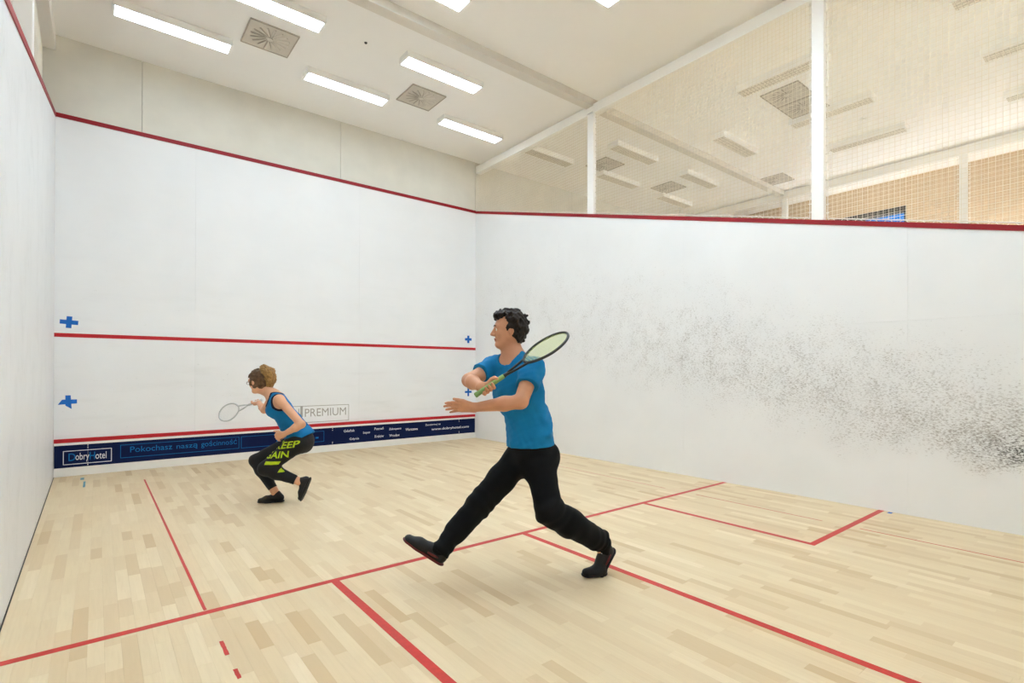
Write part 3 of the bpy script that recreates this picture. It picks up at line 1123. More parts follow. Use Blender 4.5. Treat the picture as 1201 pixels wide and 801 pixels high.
def finger(v, base, d, n, lens, rad, bend, grow=0.0):
    """d direction, n palm side normal (finger bends towards n)"""
    p, a = base, 0.0
    axis_d, axis_n = unit(d), unit(n)
    for L, b, r0, r1 in zip(lens, bend, rad, rad[1:]):
        a += b
        q = p + (axis_d * math.cos(a) + axis_n * math.sin(a)) * L
        v.cone(p, q, r0, r1, .004)
        p = q
    return p

def hand(v, wrist, d, palm, thumb, sc=1.0, bend=(.15, .2, .15), spread=.10, wr=.026):
    """open or half closed hand. d wrist to knuckles, palm normal on the palm side, thumb side direction"""
    d, palm = unit(d), unit(palm)
    t = unit(np.asarray(thumb) - d * float(np.dot(thumb, d)))
    knu = []
    for i, o in enumerate((.030, .010, -.010, -.029)):
        kp = wrist + (d * (.088 - .004 * abs(i - 1)) + t * o) * sc
        v.cone(wrist + t * o * .55 * sc, kp, .0155 * sc, .0118 * sc, .016)
        knu.append(kp)
    v.cone(wrist + palm * .006 * sc + d * .03 * sc + t * .022 * sc, wrist + palm * .004 + d * .055 * sc + t * .03 * sc, .018 * sc, .013 * sc, .015)
    Ls = ((.044, .025, .020), (.048, .029, .021), (.045, .027, .021), (.036, .021, .018))
    for i, kp in enumerate(knu):
        fd = unit(d + t * (1.3 - i) * spread)
        r = np.array([.0100, .0090, .0082, .0072]) * sc * (1 if i < 3 else .9)
        finger(v, kp, fd, palm, np.array(Ls[i]) * sc, r, bend)
    tb = wrist + (d * .025 + t * .026 + palm * .006) * sc
    td = unit(d * .75 + t * .75 + palm * .25)
    p1 = tb + td * .042 * sc
    td2 = unit(d + t * .35 + palm * .2)
    p2 = p1 + td2 * .032 * sc
    v.cone(tb, p1, .0145 * sc, .0110 * sc, .012)
    v.cone(p1, p2, .0110 * sc, .0098 * sc, .004)
    v.cone(p2, p2 + td2 * .026 * sc, .0098 * sc, .0080 * sc, .004)

def grip(v, wrist, c, axis, sc=1.0, rh=.015):
    """hand closed round a handle: c on the handle axis, axis towards the racket head"""
    A = unit(axis)
    w = np.asarray(c) - wrist
    w = unit(w - A * float(w @ A))           # from the wrist side towards the handle
    s = np.cross(A, w)
    pt = lambda th, off, r: c + A * off + (-w * math.cos(th) + s * math.sin(th)) * r
    R = rh + .010 * sc
    for i, off in enumerate((.033, .011, -.011, -.031)):
        b = pt(.35, off * sc, R + .006)
        v.cone(wrist + A * off * .5 * sc, b, .0165 * sc, .0125 * sc, .016)
        th = [.35, 1.25, 2.15, 3.0, 3.75][:5 if i < 3 else 4]
        rr = [.0115, .0102, .0095, .0088, .0078]
        for k in range(len(th) - 1):
            v.cone(pt(th[k], off * sc, R), pt(th[k + 1], off * sc, R), rr[k] * sc, rr[k + 1] * sc, .004)
    t0 = wrist + (c - wrist) * .45 + A * .03 * sc
    t1 = pt(-.55, .05 * sc, R + .004)
    t2 = pt(-1.5, .066 * sc, R)
    t3 = pt(-2.3, .074 * sc, R)
    v.cone(t0, t1, .0155 * sc, .0125 * sc, .014)
    v.cone(t1, t2, .0125 * sc, .0105 * sc, .004)
    v.cone(t2, t3, .0105 * sc, .0085 * sc, .004)

def shoe(parent, heel, ball, toe, ank, up, M1, M2, M3, sc=1.0, label=None, accent=None):
    heel, ball, toe, ank = [np.asarray(p, np.float32) for p in (heel, ball, toe, ank)]
    d1, d2 = unit(ball - heel), unit(toe - ball)
    up = np.asarray(up, np.float32)
    u1 = unit(up - d1 * float(up @ d1))
    u2 = unit(np.asarray(up) * .5 + V(0, 0, .5) - d2 * float((up * .5 + V(0, 0, .5)) @ d2)) if abs(float(d1 @ d2)) < .97 else u1
    sd = np.cross(u1, d1)
    P = np.stack([heel, ball, toe, ank])
    lo, hi = P.min(0) - .12, P.max(0) + .12
    v = Vol(lo, hi, .004)
    v.chain([heel + d1 * .035 + u1 * .045, heel * .5 + ball * .5 + u1 * .045, ball + u1 * .036], [.037 * sc, .038 * sc, .043 * sc], .02, flat=.86, fdir=sd)
    v.cone(ball + u2 * .034, toe - d2 * .035 + u2 * .028, .044 * sc, .034 * sc, .02, flat=.75, fdir=u2)
    v.cone(heel + d1 * .04 + u1 * .05, heel + d1 * .04 + u1 * .05 + unit(ank - heel - d1 * .04 - u1 * .05) * .05 * sc, .037 * sc, .040 * sc, .02)
    v.cone(heel + d1 * .06 + u1 * .075, heel * .35 + ball * .65 + u1 * .055, .032 * sc, .030 * sc, .02)
    x0, u_ = heel + u1 * .018, u1
    v.cut(lambda x, y, z: -np.maximum((x - x0[0]) * u_[0] + (y - x0[1]) * u_[1] + (z - x0[2]) * u_[2],
                                      (x - ball[0] - u2[0] * .014) * u2[0] + (y - ball[1] - u2[1] * .014) * u2[1] + (z - ball[2] - u2[2] * .014) * u2[2]))
    o = put('shoe', v, M1, parent, 1)
    if label:
        o['label'] = label
    v = Vol(lo, hi, .004)
    th = .013
    for a, b, u, ra, rb in ((heel + d1 * .03, ball, u1, .037, .044), (ball, toe - d2 * .035, u2, .044, .036)):
        v.cone(a + u * th, b + u * th, ra * sc + .003, rb * sc + .003, .004, flat=th / (.042 * sc), fdir=u)
    put('sole', v, M2, o, 1)
    lc = MB()
    for k in range(4):
        t = .42 + .13 * k
        c = heel * (1 - t) + ball * t + u1 * (.098 - .014 * k)
        lc.tube([c - sd * .022, c + u1 * .006, c + sd * .022], .0035, 5)
    lo_ = lc.build('laces', M3, o, True)
    if accent:
        for s in (-1, 1):
            mb = MB()
            c0 = heel * .75 + ball * .25 + u1 * .045 + sd * s * .036 * sc
            c1 = heel * .35 + ball * .65 + u1 * .04 + sd * s * .042 * sc
            mb.tube([c0, (c0 + c1) / 2 + sd * s * .004, c1], [.005, .008, .005], 6)
            mb.build('side_stripe', accent, o, True)
    return o

def racket(loc, rz, butt, tip, normal, label, M_frame, M_string, M_grip, M_acc):
    """squash racket: butt and tip in the local frame of the Empty"""
    r = empty('racket', loc, rz)
    tag(r, label, 'racket', None)
    b, t = Vector(butt), Vector(tip)
    A = (t - b).normalized()
    N = Vector(normal)
    N = (N - A * N.dot(A)).normalized()
    S = N.cross(A)
    L = (t - b).length
    pt = lambda a, s, n=0: b + A * a + S * s + N * n
    hl, hw = L * .235, .098
    hc = L - hl
    oval = []
    for k in range(48):
        an = 2 * math.pi * k / 48
        x, y = math.cos(an), math.sin(an)
        w = hw * (1 - .12 * max(0.0, -x) ** 1.5)
        oval.append(pt(hc + hl * x, w * y))
    MB().tube(oval, .0085, 8, closed=True).build('head_frame', M_frame, r, True)
    a0 = L * .335
    thr = MB()
    for s in (-1, 1):
        thr.tube([pt(a0, s * .006), pt(a0 + (hc - hl - a0) * .5, s * .02), pt(hc - hl * .93, s * .032), pt(hc - hl * .72, s * .062)], .0078, 8)
    thr.build('throat', M_frame, r, True)
    MB().tube([pt(L * .30, 0), pt(a0 + .01, 0)], [.011, .0105], 10).build('shaft', M_frame, r, True)
    MB().tube([pt(0, 0), pt(.006, 0), pt(.02, 0), pt(L * .30, 0), pt(L * .305, 0)], [.013, .0165, .0148, .0138, .011], 12).build('grip', M_grip, r, True)
    MB().tube([pt(L * .30, 0), pt(L * .315, 0)], .0128, 10).build('grip_collar', M_acc, r, True)
    st = MB()
    n = 13
    for i in range(n):
        s = (i - (n - 1) / 2) / ((n + 1) / 2)
        e = math.sqrt(1 - s * s)
        st.tube([pt(hc - hl * e * .97, s * hw * .97, .0012), pt(hc + hl * e * .97, s * hw * .97, .0012)], .0011, 4)
    n = 17
    for i in range(n):
        s = (i - (n - 1) / 2) / ((n + 1) / 2)
        e = math.sqrt(1 - s * s) * (1 - .12 * max(0.0, -s) ** 1.5)
        st.tube([pt(hc + hl * s, -hw * e * .97, -.0012), pt(hc + hl * s, hw * e * .97, -.0012)], .0011, 4)
    o = st.build('strings', M_string, r)
    o['kind'] = 'stuff'
    return r

M['skin_m'] = mat('skin_tan', 'cf9674', .5, .35, vary=.06, vscale=14)
M['skin_f'] = mat('skin_fair', 'dba583', .5, .35, vary=.05, vscale=14)
M['lip'] = mat('lip_pink', 'a8594a', .5, .35, vary=.04)
M['hair_m'] = mat('dark_brown_hair', '241a14', .6, .3, vary=.25, vscale=40, bump=.6, bscale=70)
M['hair_f'] = mat('brown_hair', '5d432a', .55, .35, vary=.35, vscale=30, bump=.5, bscale=80)
M['hair_f2'] = mat('golden_brown_hair', '9a7440', .55, .35, vary=.3, vscale=40, bump=.6, bscale=80)
M['shirt'] = mat('blue_sports_shirt', '0878b2', .75, .25, vary=.05, vscale=10)
M['trousers'] = mat('black_trousers', '0b0b0d', .8, .2, vary=.1, vscale=12)
M['shoe_b'] = mat('black_shoe', '0d0d0f', .55, .4, vary=.1, vscale=20)
M['shoe_sole'] = mat('black_rubber_sole', '1b1415', .6, .35, vary=.15, vscale=20)
M['shoe_red'] = mat('dark_red_shoe_trim', '5d1a1c', .5, .4, vary=.1)
M['shoe_white'] = mat('pale_laces', 'b9b9ba', .7, .3, vary=.05)
M['eye'] = mat('eye_white', 'e8e4de', .3, .5, vary=.02)
M['iris'] = mat('iris_brown', '3a2417', .3, .5, vary=.05)
M['tank'] = mat('blue_tank_top', '0a6fa8', .75, .25, vary=.05, vscale=10)
M['tank_trim'] = mat('navy_trim', '14142e', .75, .25, vary=.05)
M['leggings'] = mat('black_leggings', '161618', .65, .3, vary=.1, vscale=14)
M['lime'] = mat('lime_print', 'b5cf1e', .6, .3, vary=.12, vscale=40)
M['racket_blk'] = mat('black_racket_frame', '20221c', .4, .5, vary=.1)
M['racket_str'] = mat('pale_lime_string', 'd6e58c', .5, .4, vary=.05)
M['racket_grip'] = mat('green_grip_tape', '86a96a', .8, .2, vary=.1, vscale=40)
M['racket_gry'] = mat('pale_grey_racket_frame', 'cfd2d4', .4, .5, vary=.05)
M['string_w'] = mat('white_string', 'e4e6e8', .5, .4, vary=.03)
M['glasses'] = mat('spectacle_frame', '3a3634', .4, .5, vary=.05)

def eyes(P, sc, parent, f):
    for s in (-1, 1):
        c = P(.0785, s * .031, .004)
        o = MB()
        n = 10
        vs, fs = [], []
        for i in range(1, 6):
            for k in range(n):
                th, ph = math.pi * i / 6, 2 * math.pi * k / n
                vs.append(c +   .0115 * sc * V(math.sin(th) * math.cos(ph), math.sin(th) * math.sin(ph), math.cos(th)))
        for i in range(4):
            for k in range(n):
                fs.append((i * n + k, i * n + (k + 1) % n, (i + 1) * n + (k + 1) % n, (i + 1) * n + k))
        fs += [tuple(range(n)), tuple(range(4 * n, 5 * n))]
        e = o.add(vs, fs).build('eye', M['eye'], parent, True)
        q = P(.0885, s * .031, .004)
        MB().tube([q, q + np.asarray(f) * .0018], [.0058 * sc, .004 * sc], 10).build('iris', M['iris'], e, True)

def skin_lips(o, P, sc, m):
    me = o.data
    me.materials.append(m)
    c = np.zeros(len(me.polygons) * 3, np.float32)
    me.polygons.foreach_get('center', c)
    c = c.reshape(-1, 3)
    q = P(.097, 0, -.0605)
    a, b, w = unit(P(1, 0, 0) - P(0, 0, 0)), unit(P(0, 1, 0) - P(0, 0, 0)), unit(P(0, 0, 1) - P(0, 0, 0))
    d = c - q
    k = ((d @ a) / .02) ** 2 + ((d @ b) / (.021 * sc)) ** 2 + ((d @ w) / (.010 * sc)) ** 2 < 1
    me.polygons.foreach_set('material_index', k.astype(np.int32))

ROT = math.radians(-39.2)

# ---------------------------------------------------------------- the man
def man():
    O = (2.625, -6.243, 0)
    p = empty('person', O, ROT)
    tag(p, 'man in a blue t-shirt and black trousers lunging with a racket', 'person')
    J = {k: np.array(v_, np.float32) for k, v_ in {
        'pelvis': (0.000, 0.010, 0.842), 'waist': (-0.005, .0, 0.998), 'chest': (-0.085, -0.002, 1.249), 'neck': (-0.112, 0.005, 1.445), 'head': (-0.141, -0.003, 1.626),
        'sho_R': (-0.241, 0.098, 1.385), 'elb_R': (-0.397, -0.062, 1.300), 'wri_R': (-0.300, -0.290, 1.266), 'grip': (-0.262, -0.334, 1.262),
        'sho_L': (0.014, -0.102, 1.380), 'elb_L': (-0.061, -0.291, 1.177), 'wri_L': (-0.346, -0.251, 1.138), 'tip_L': (-0.537, -0.221, 1.146),
        'hip_R': (-0.056, 0.080, 0.792), 'kne_R': (-0.331, -0.039, 0.494), 'ank_R': (-0.558, -0.138, 0.240), 'heel_R': (-0.560, -0.147, 0.140), 'toe_R': (-0.787, -0.168, 0.300),
        'hip_L': (0.055, -0.030, 0.800), 'kne_L': (0.116, -0.159, 0.483), 'ank_L': (0.489, 0.082, 0.215), 'heel_L': (0.575, 0.140, 0.142), 'ball_L': (0.470, 0.073, 0.0), 'toe_L': (0.345, 0.020, 0.004)}.items()}
    fc = unit(V(-.62, -.78, 0))          # chest direction
    fp = unit(V(-.85, -.5, 0))           # pelvis direction
    lo, hi = V(-.86, -.46, -.03), V(.66, .30, 1.80)
    up = V(0, 0, 1)
    def torso(v, g=0.0):
        ab = (J['waist'] + J['chest']) / 2
        v.cone(J['pelvis'] + V(0, 0, -.03), J['waist'], .150, .138, .05, flat=.76, fdir=fp, grow=g)
        v.cone(J['waist'], J['chest'], .136, .160, .06, flat=.70, fdir=fc, grow=g)
        v.cone(J['chest'], J['chest'] * .35 + J['neck'] * .65, .160, .125, .06, flat=.66, fdir=fc, grow=g)
        c = J['neck'] - V(0, 0, .06)
        v.cone(c, J['sho_R'], .060, .058, .04, grow=g)
        v.cone(c, J['sho_L'], .060, .058, .04, grow=g)
    def arm(v, s, g=0.0, fore=True):
        v.cone(J['sho_' + s], J['elb_' + s], .056, .043, .03, grow=g)
        if fore:
            m = J['elb_' + s] * .65 + J['wri_' + s] * .35
            v.cone(J['elb_' + s], m, .042, .044, .02, grow=g)
            v.cone(m, J['wri_' + s], .044, .027, .02, grow=g)
    def leg(v, s, rad, g=0.0, low=True):
        h, k, a = J['hip_' + s], J['kne_' + s], J['ank_' + s]
        v.cone(h, k, rad[0], rad[1], .05, grow=g)
        c = k * .65 + a * .35
        v.cone(k, c, rad[1], rad[2], .03, grow=g)
        v.cone(c, a, rad[2], rad[3], .03, grow=g)
    hf, hu = V(-1, -.10, -.02), V(-.08, 0, 1)
    v = Vol(lo, hi, .0045)
    P, ax = head_prims(v, J['head'], hf, hu, J['neck'] - V(0, 0, .02), .050)
    torso(v)
    for s in 'RL':
        arm(v, s)
        leg(v, s, (.088, .058, .058, .040))
        v.cone(J['ank_' + s], J['heel_' + s] * .6 + J['toe_' + s] * .4 + V(0, 0, .04), .04, .03, .02)
    hand(v, J['wri_L'], J['tip_L'] - J['wri_L'], V(.1, .75, -.6), V(.05, -.6, .75), 1.04, (.12, .14, .1), .06)
    A = V(.544, .148, .376)
    grip(v, J['wri_R'], J['grip'], A, 1.05)
    b = put('body', v, M['skin_m'], p)
    skin_lips(b, P, 1, M['lip'])
    eyes(P, 1, b, unit(hf))
    # hair
    v = Vol(J['head'] - .22, J['head'] + .22, .004)
    axs = ax
    v.ell(P(-.020, 0, .043), (.108, .089, .098), axs, 0)
    v.ell(P(-.055, 0, -.015), (.062, .076, .075), axs, .03)
    v.ell(P(.045, 0, .098), (.055, .062, .035), axs, .03)
    f, l, u = axs
    hc = J['head']
    def face_cut(x, y, z):
        a = (x - hc[0]) * f[0] + (y - hc[1]) * f[1] + (z - hc[2]) * f[2]
        w = (x - hc[0]) * u[0] + (y - hc[1]) * u[1] + (z - hc[2]) * u[2]
        return np.minimum(.03 - (-a + .028) * 0 - .03 + (a - .018), .072 - w + (a < .0) * 0)
    v.D = np.maximum(v.D, np.minimum(face_cut(*v.grid()), 1).astype(np.float32))
    v.ripple(.009, 85, 3)
    v.ripple(.005, 170, 13)
    put('hair', v, M['hair_m'], p, 1)
    for s in (-1, 1):
        MB().tube([P(.094, s * .014, .027), P(.096, s * .03, .031), P(.086, s * .046, .026)], [.003, .0045, .003], 6).build('eyebrow', M['hair_m'], b, True)
    # t-shirt
    g = .014
    v = Vol(V(-.42, -.36, .80), V(.26, .30, 1.52), .005)
    torso(v, g)
    v.cone(J['pelvis'] + V(.0, 0, .0), J['pelvis'] + V(.0, 0, .12), .160, .150, .05, flat=.80, fdir=fp, grow=g)
    for s in 'RL':
        e = J['sho_' + s] * .42 + J['elb_' + s] * .58
        v.cone(J['sho_' + s], e, .060, .060, .03, grow=.016)
    v.ripple(.007, 34, 5)
    v.ripple(.003, 80, 15)
    v.folds(J['waist'], V(.3, .2, 1), .12, .006, 95)
    def cuts(x, y, z):
        d = .872 + .02 * (x * 3) - z                       # hem
        for s in 'RL':
            n = unit(J['elb_' + s] - J['sho_' + s])
            e = J['sho_' + s] * .45 + J['elb_' + s] * .55
            q = (x - e[0]) * n[0] + (y - e[1]) * n[1] + (z - e[2]) * n[2]
            near = (x - e[0]) ** 2 + (y - e[1]) ** 2 + (z - e[2]) ** 2 < .105 ** 2
            d = np.maximum(d, np.where(near, q, -1))
        for c, r in ((J['neck'] + fc * .030 + V(0, 0, .012), .082), (J['neck'] + V(0, 0, .03), .080)):
            d = np.maximum(d, r - np.sqrt((x - c[0]) ** 2 + (y - c[1]) ** 2 + (z - c[2]) ** 2))
        return d
    v.cut(cuts)
    put('t_shirt', v, M['shirt'], p)
    # trousers
    v = Vol(V(-.70, -.36, .10), V(.66, .30, 1.0), .005)
    v.cone(J['pelvis'] + V(0, 0, -.03), J['pelvis'] + V(0, 0, .09), .150, .146, .05, flat=.80, fdir=fp, grow=.010)
    leg(v, 'R', (.100, .080, .068, .062), .004)
    leg(v, 'L', (.098, .082, .086, .072), .004)
    v.cone(J['hip_R'] + V(.05, .03, .0), J['hip_L'] + V(.04, .03, 0), .10, .10, .05)
    v.ripple(.006, 30, 11)
    for s in 'RL':
        v.folds(J['kne_' + s], J['hip_' + s] - J['ank_' + s], .11, .006, 90)
        v.folds(J['ank_' + s], J['kne_' + s] - J['ank_' + s], .10, .006, 80)
        v.folds(J['hip_' + s], V(-.5, 0, 1), .12, .005, 70)
    def cuts(x, y, z):
        d = z - .955
        for s, ext in (('R', .02), ('L', -.02)):
            n = unit(J['ank_' + s] - J['kne_' + s])
            e = J['ank_' + s] + n * ext
            q = (x - e[0]) * n[0] + (y - e[1]) * n[1] + (z - e[2]) * n[2]
            near = (x - e[0]) ** 2 + (y - e[1]) ** 2 + (z - e[2]) ** 2 < .16 ** 2
            d = np.maximum(d, np.where(near, q, -1))
        return d
    v.cut(cuts)
    put('trousers', v, M['trousers'], p)
    # shoes
    hr, tr = J['heel_R'], J['toe_R']
    dR = unit(tr - hr)
    shoe(p, hr, hr + dR * .19, hr + dR * .29, J['ank_R'], V(.45, 0, 1), M['shoe_b'], M['shoe_red'], M['shoe_white'], 1.05, 'black shoe with dark red sole, toe raised', M['shoe_red'])
    shoe(p, J['heel_L'], J['ball_L'], J['toe_L'], J['ank_L'], V(-.8, -.5, .6), M['shoe_b'], M['shoe_sole'], M['shoe_white'], 1.05, 'black shoe standing on its toes, heel lifted', M['shoe_red'])
    for s in 'RL':
        n = unit(J['ank_' + s] - J['kne_' + s])
        v = Vol(J['ank_' + s] - .14, J['ank_' + s] + .14, .004)
        v.cone(J['ank_' + s] - n * .06, J['ank_' + s] + n * .015, .047, .046, .01)
        v.cone(J['ank_' + s], J['heel_' + s] * .72 + (J['toe_' + s] if s == 'R' else J['ball_' + s]) * .28 + (V(.02, 0, .06) if s == 'R' else V(-.045, -.03, .045)), .048, .040, .02)
        put('sock', v, M['trousers'], p, 1)
    # racket in the right hand
    G0 = Vector(J['grip'])
    Av = Vector(A).normalized()
    butt = G0 - Av * .085
    racket(O, ROT, butt, butt + Av * .685, (-.42, -.50, .75), 'black squash racket with lime strings held across the man in blue', M['racket_blk'], M['racket_str'], M['racket_grip'], M['black'])
man()

# ---------------------------------------------------------------- the woman
def woman():
    O = (1.986, -3.256, 0)
    p = empty('person', O, ROT)
    tag(p, 'woman in blue tank top and printed black leggings crouching forward', 'person')
    J = {k: np.array(v_, np.float32) for k, v_ in {
        'pelvis': (0.040, 0.015, 0.680), 'waist': (-0.031, 0.005, 0.815), 'chest': (-0.150, -0.005, 0.985), 'neck': (-0.215, -0.002, 1.115), 'head': (-0.370, 0.0, 1.245),
        'sho_R': (-0.295, 0.150, 1.070), 'elb_R': (-0.480, 0.350, 0.930), 'wri_R': (-0.628, 0.520, 1.000), 'grip': (-0.672, 0.572, 1.006),
        'sho_L': (-0.080, -0.155, 1.070), 'elb_L': (0.175, -0.240, 0.835), 'wri_L': (-0.005, -0.225, 0.735), 'hand_L': (-0.100, -0.195, 0.708),
        'hip_R': (-0.005, 0.095, 0.640), 'kne_R': (-0.425, 0.071, 0.430), 'ank_R': (-0.223, 0.052, 0.116), 'heel_R': (-0.135, 0.072, 0.0), 'toe_R': (-0.385, 0.020, 0.0),
        'hip_L': (0.070, -0.075, 0.635), 'kne_L': (-0.225, -0.140, 0.385), 'ank_L': (0.085, -0.078, 0.245), 'heel_L': (0.205, -0.062, 0.275), 'toe_L': (0.125, -0.105, 0.050)}.items()}
    fc = unit(V(-.75, -.45, -.5))
    fp = unit(V(-.9, -.2, -.45))
    def torso(v, g=0.0):
        v.cone(J['pelvis'] + V(.02, 0, -.02), J['waist'], .150, .112, .06, flat=.78, fdir=fp, grow=g)
        v.cone(J['waist'], J['chest'], .112, .132, .06, flat=.74, fdir=fc, grow=g)
        v.cone(J['chest'], J['chest'] * .45 + J['neck'] * .55, .132, .100, .06, flat=.70, fdir=fc, grow=g)
        l = unit(np.cross(V(0, 0, 1), fc))
        for s in (-1, 1):
            v.ell(J['chest'] + fc * .075 + l * s * .062 + V(.0, 0, .0), (.052, .052, .052), None, .04, grow=g)
    def shoulders(v, g=0.0):
        c = J['neck'] - V(-.03, 0, .045)
        v.cone(c, J['sho_R'], .050, .047, .045, grow=g)
        v.cone(c, J['sho_L'], .050, .047, .045, grow=g)
    def leg(v, s, rad, g=0.0):
        h, k, a = J['hip_' + s], J['kne_' + s], J['ank_' + s]
        v.cone(h, k, rad[0], rad[1], .05, grow=g)
        c = k * .68 + a * .32
        v.cone(k, c, rad[1], rad[2], .03, grow=g)
        v.cone(c, a, rad[2], rad[3], .03, grow=g)
    LR = (.090, .058, .058, .036)
    lo, hi = V(-.80, -.36, -.03), V(.34, .68, 1.48)
    hf, hu = V(-.90, .30, -.16), V(-.22, 0, 1)
    v = Vol(lo, hi, .0045)
    P, ax = head_prims(v, J['head'], hf, hu, J['neck'], .046, .95, True)
    torso(v)
    shoulders(v)
    for s in 'RL':
        v.cone(J['sho_' + s], J['elb_' + s], .046, .036, .03)
        m = J['elb_' + s] * .68 + J['wri_' + s] * .32
        v.cone(J['elb_' + s], m, .036, .037, .02)
        v.cone(m, J['wri_' + s], .037, .023, .02)
        leg(v, s, LR)
        v.cone(J['ank_' + s], J['heel_' + s] * .7 + J['toe_' + s] * .3 + (V(0, 0, .04) if s == 'R' else V(-.03, 0, 0)), .035, .028, .02)
    hand(v, J['wri_L'], J['hand_L'] - J['wri_L'], V(.1, .9, -.5), V(-.3, -.2, 1), .92, (.7, .9, .6), .05)
    T = V(-1.20, .74, .83)
    A = unit(T - J['grip'])
    grip(v, J['wri_R'], J['grip'], A, .92)
    b = put('body', v, M['skin_f'], p)
    skin_lips(b, P, .95, M['lip'])
    eyes(P, .95, b, unit(hf))
    for s in (-1, 1):
        MB().tube([P(.094, s * .014, .027), P(.096, s * .03, .030), P(.086, s * .046, .026)], [.002, .003, .002], 6).build('eyebrow', M['hair_f'], b, True)
    # hair: cap and gathered tail
    v = Vol(J['head'] - .26, J['head'] + .26, .004)
    v.ell(P(-.018, 0, .042), np.array((.106, .086, .096)) * .95, ax, 0)
    v.ell(P(-.050, 0, -.020), np.array((.060, .074, .07)) * .95, ax, .03)
    v.cone(P(.035, -.066, -.01), P(-.01, -.074, -.05), .018, .014, .03)
    v.cone(P(.035, .066, -.01), P(-.01, .074, -.05), .018, .014, .03)
    f, l, u = ax
    hc = J['head']
    def cut(x, y, z):
        a = (x - hc[0]) * f[0] + (y - hc[1]) * f[1] + (z - hc[2]) * f[2]
        w = (x - hc[0]) * u[0] + (y - hc[1]) * u[1] + (z - hc[2]) * u[2]
        return np.minimum(a - .042, .058 - w)
    v.cut(cut)
    v.ripple(.004, 110, 8)
    v.ripple(.003, 220, 18)
    h = put('hair', v, M['hair_f'], p, 1)
    v = Vol(J['head'] - .34, J['head'] + .36, .0045)
    v.cone(P(-.085, 0, .085), P(-.105, -.01, .12), .030, .036, .02)
    v.chain([P(-.100, -.01, .118), P(-.138, -.025, .075), P(-.135, -.035, .005), P(-.10, -.04, -.055), P(-.075, -.045, -.10)], [.042, .052, .050, .036, .012], .03)
    v.ripple(.006, 95, 4)
    v.ripple(.004, 200, 14)
    put('ponytail', v, M['hair_f2'], p, 1)['label'] = 'golden brown gathered tail of hair'
    MB().tube([P(-.085 + .0 + .03 * math.cos(a), .034 * math.sin(a), .095 + .012 * math.cos(a)) for a in np.linspace(0, 2 * math.pi, 16, endpoint=False)], .006, 6, closed=True).build('hair_tie', M['tank_trim'], h, True)
    # spectacles
    gl = MB()
    for s in (-1, 1):
        gl.tube([P(.108, s * .031 + .021 * math.cos(a), .004 + .017 * math.sin(a)) for a in np.linspace(0, 2 * math.pi, 18, endpoint=False)], .0018, 5, closed=True)
        gl.tube([P(.106, s * .052, .008), P(.06, s * .076, .008), P(-.005, s * .08, .004)], .0018, 5)
    gl.tube([P(.109, -.010, .006), P(.109, .010, .006)], .0018, 5)
    gl.build('spectacles', M['glasses'], p, True)
    # tank top and its navy binding
    def tank_cut(x, y, z):
        d = None
        def half(c, n):
            return (x - c[0]) * n[0] + (y - c[1]) * n[1] + (z - c[2]) * n[2]
        ax_ = unit(J['neck'] - J['pelvis'])
        hem = half(J['pelvis'] - ax_ * .035, -ax_)
        d = hem
        for s, sg in (('R', 1), ('L', -1)):
            c = J['sho_' + s] + V(0, 0, -.015)
            n = unit(J['sho_' + s] - J['neck'] + V(-.02, 0, .02))
            q = np.sqrt((x - c[0] - n[0] * .01) ** 2 + (y - c[1] - n[1] * .01) ** 2 + (z - c[2] - n[2] * .01) ** 2)
            d = np.maximum(d, .083 - q)
        # neck scoop, deep at the front
        c = J['neck'] + fc * .055 + V(0, 0, .005)
        q = np.sqrt((x - c[0]) ** 2 + (y - c[1]) ** 2 + (z - c[2]) ** 2)
        d = np.maximum(d, .088 - q)
        c = J['neck'] + V(.02, 0, .02)
        q = np.sqrt((x - c[0]) ** 2 + (y - c[1]) ** 2 + (z - c[2]) ** 2)
        d = np.maximum(d, .075 - q)
        return d
    def arm_neck(x, y, z):
        d = np.full(np.broadcast(x, y, z).shape, -1.0, np.float32)
        for s in 'RL':
            c = J['sho_' + s] + V(0, 0, -.015)
            n = unit(J['sho_' + s] - J['neck'] + V(-.02, 0, .02))
            q = np.sqrt((x - c[0] - n[0] * .01) ** 2 + (y - c[1] - n[1] * .01) ** 2 + (z - c[2] - n[2] * .01) ** 2)
            d = np.maximum(d, .083 - q)
        for c, r in ((J['neck'] + fc * .055 + V(0, 0, .005), .088), (J['neck'] + V(.02, 0, .02), .075)):
            q = np.sqrt((x - c[0]) ** 2 + (y - c[1]) ** 2 + (z - c[2]) ** 2)
            d = np.maximum(d, r - q)
        return d
    tl, th = V(-.42, -.26, .50), V(.26, .30, 1.16)
    v = Vol(tl, th, .0045)
    torso(v, .008)
    shoulders(v, .005)
    v.cone(J['pelvis'] + V(.02, 0, -.0), J['waist'], .155, .12, .06, flat=.80, fdir=fp, grow=.010)
    v.ripple(.004, 46, 2)
    v.folds(J['waist'], J['neck'] - J['pelvis'], .12, .004, 110)
    base = v.D.copy()
    v.cut(tank_cut)
    t = put('tank_top', v, M['tank'], p)
    w = Vol(tl, th, .0045)
    w.D = base - .003
    an = arm_neck(*w.grid())
    w.D = np.maximum(w.D, np.maximum(an, -(an + .020)))
    put('binding', w, M['tank_trim'], t)['label'] = 'navy binding round armholes and neck'
    # leggings
    v = Vol(V(-.55, -.28, .08), V(.28, .26, .85), .0045)
    v.cone(J['pelvis'] + V(.02, 0, -.02), J['pelvis'] * .5 + J['waist'] * .5, .150, .135, .06, flat=.80, fdir=fp, grow=.004)
    leg(v, 'R', LR, .005)
    leg(v, 'L', (.094, .062, .060, .038), .005)
    v.ripple(.0015, 60, 1)
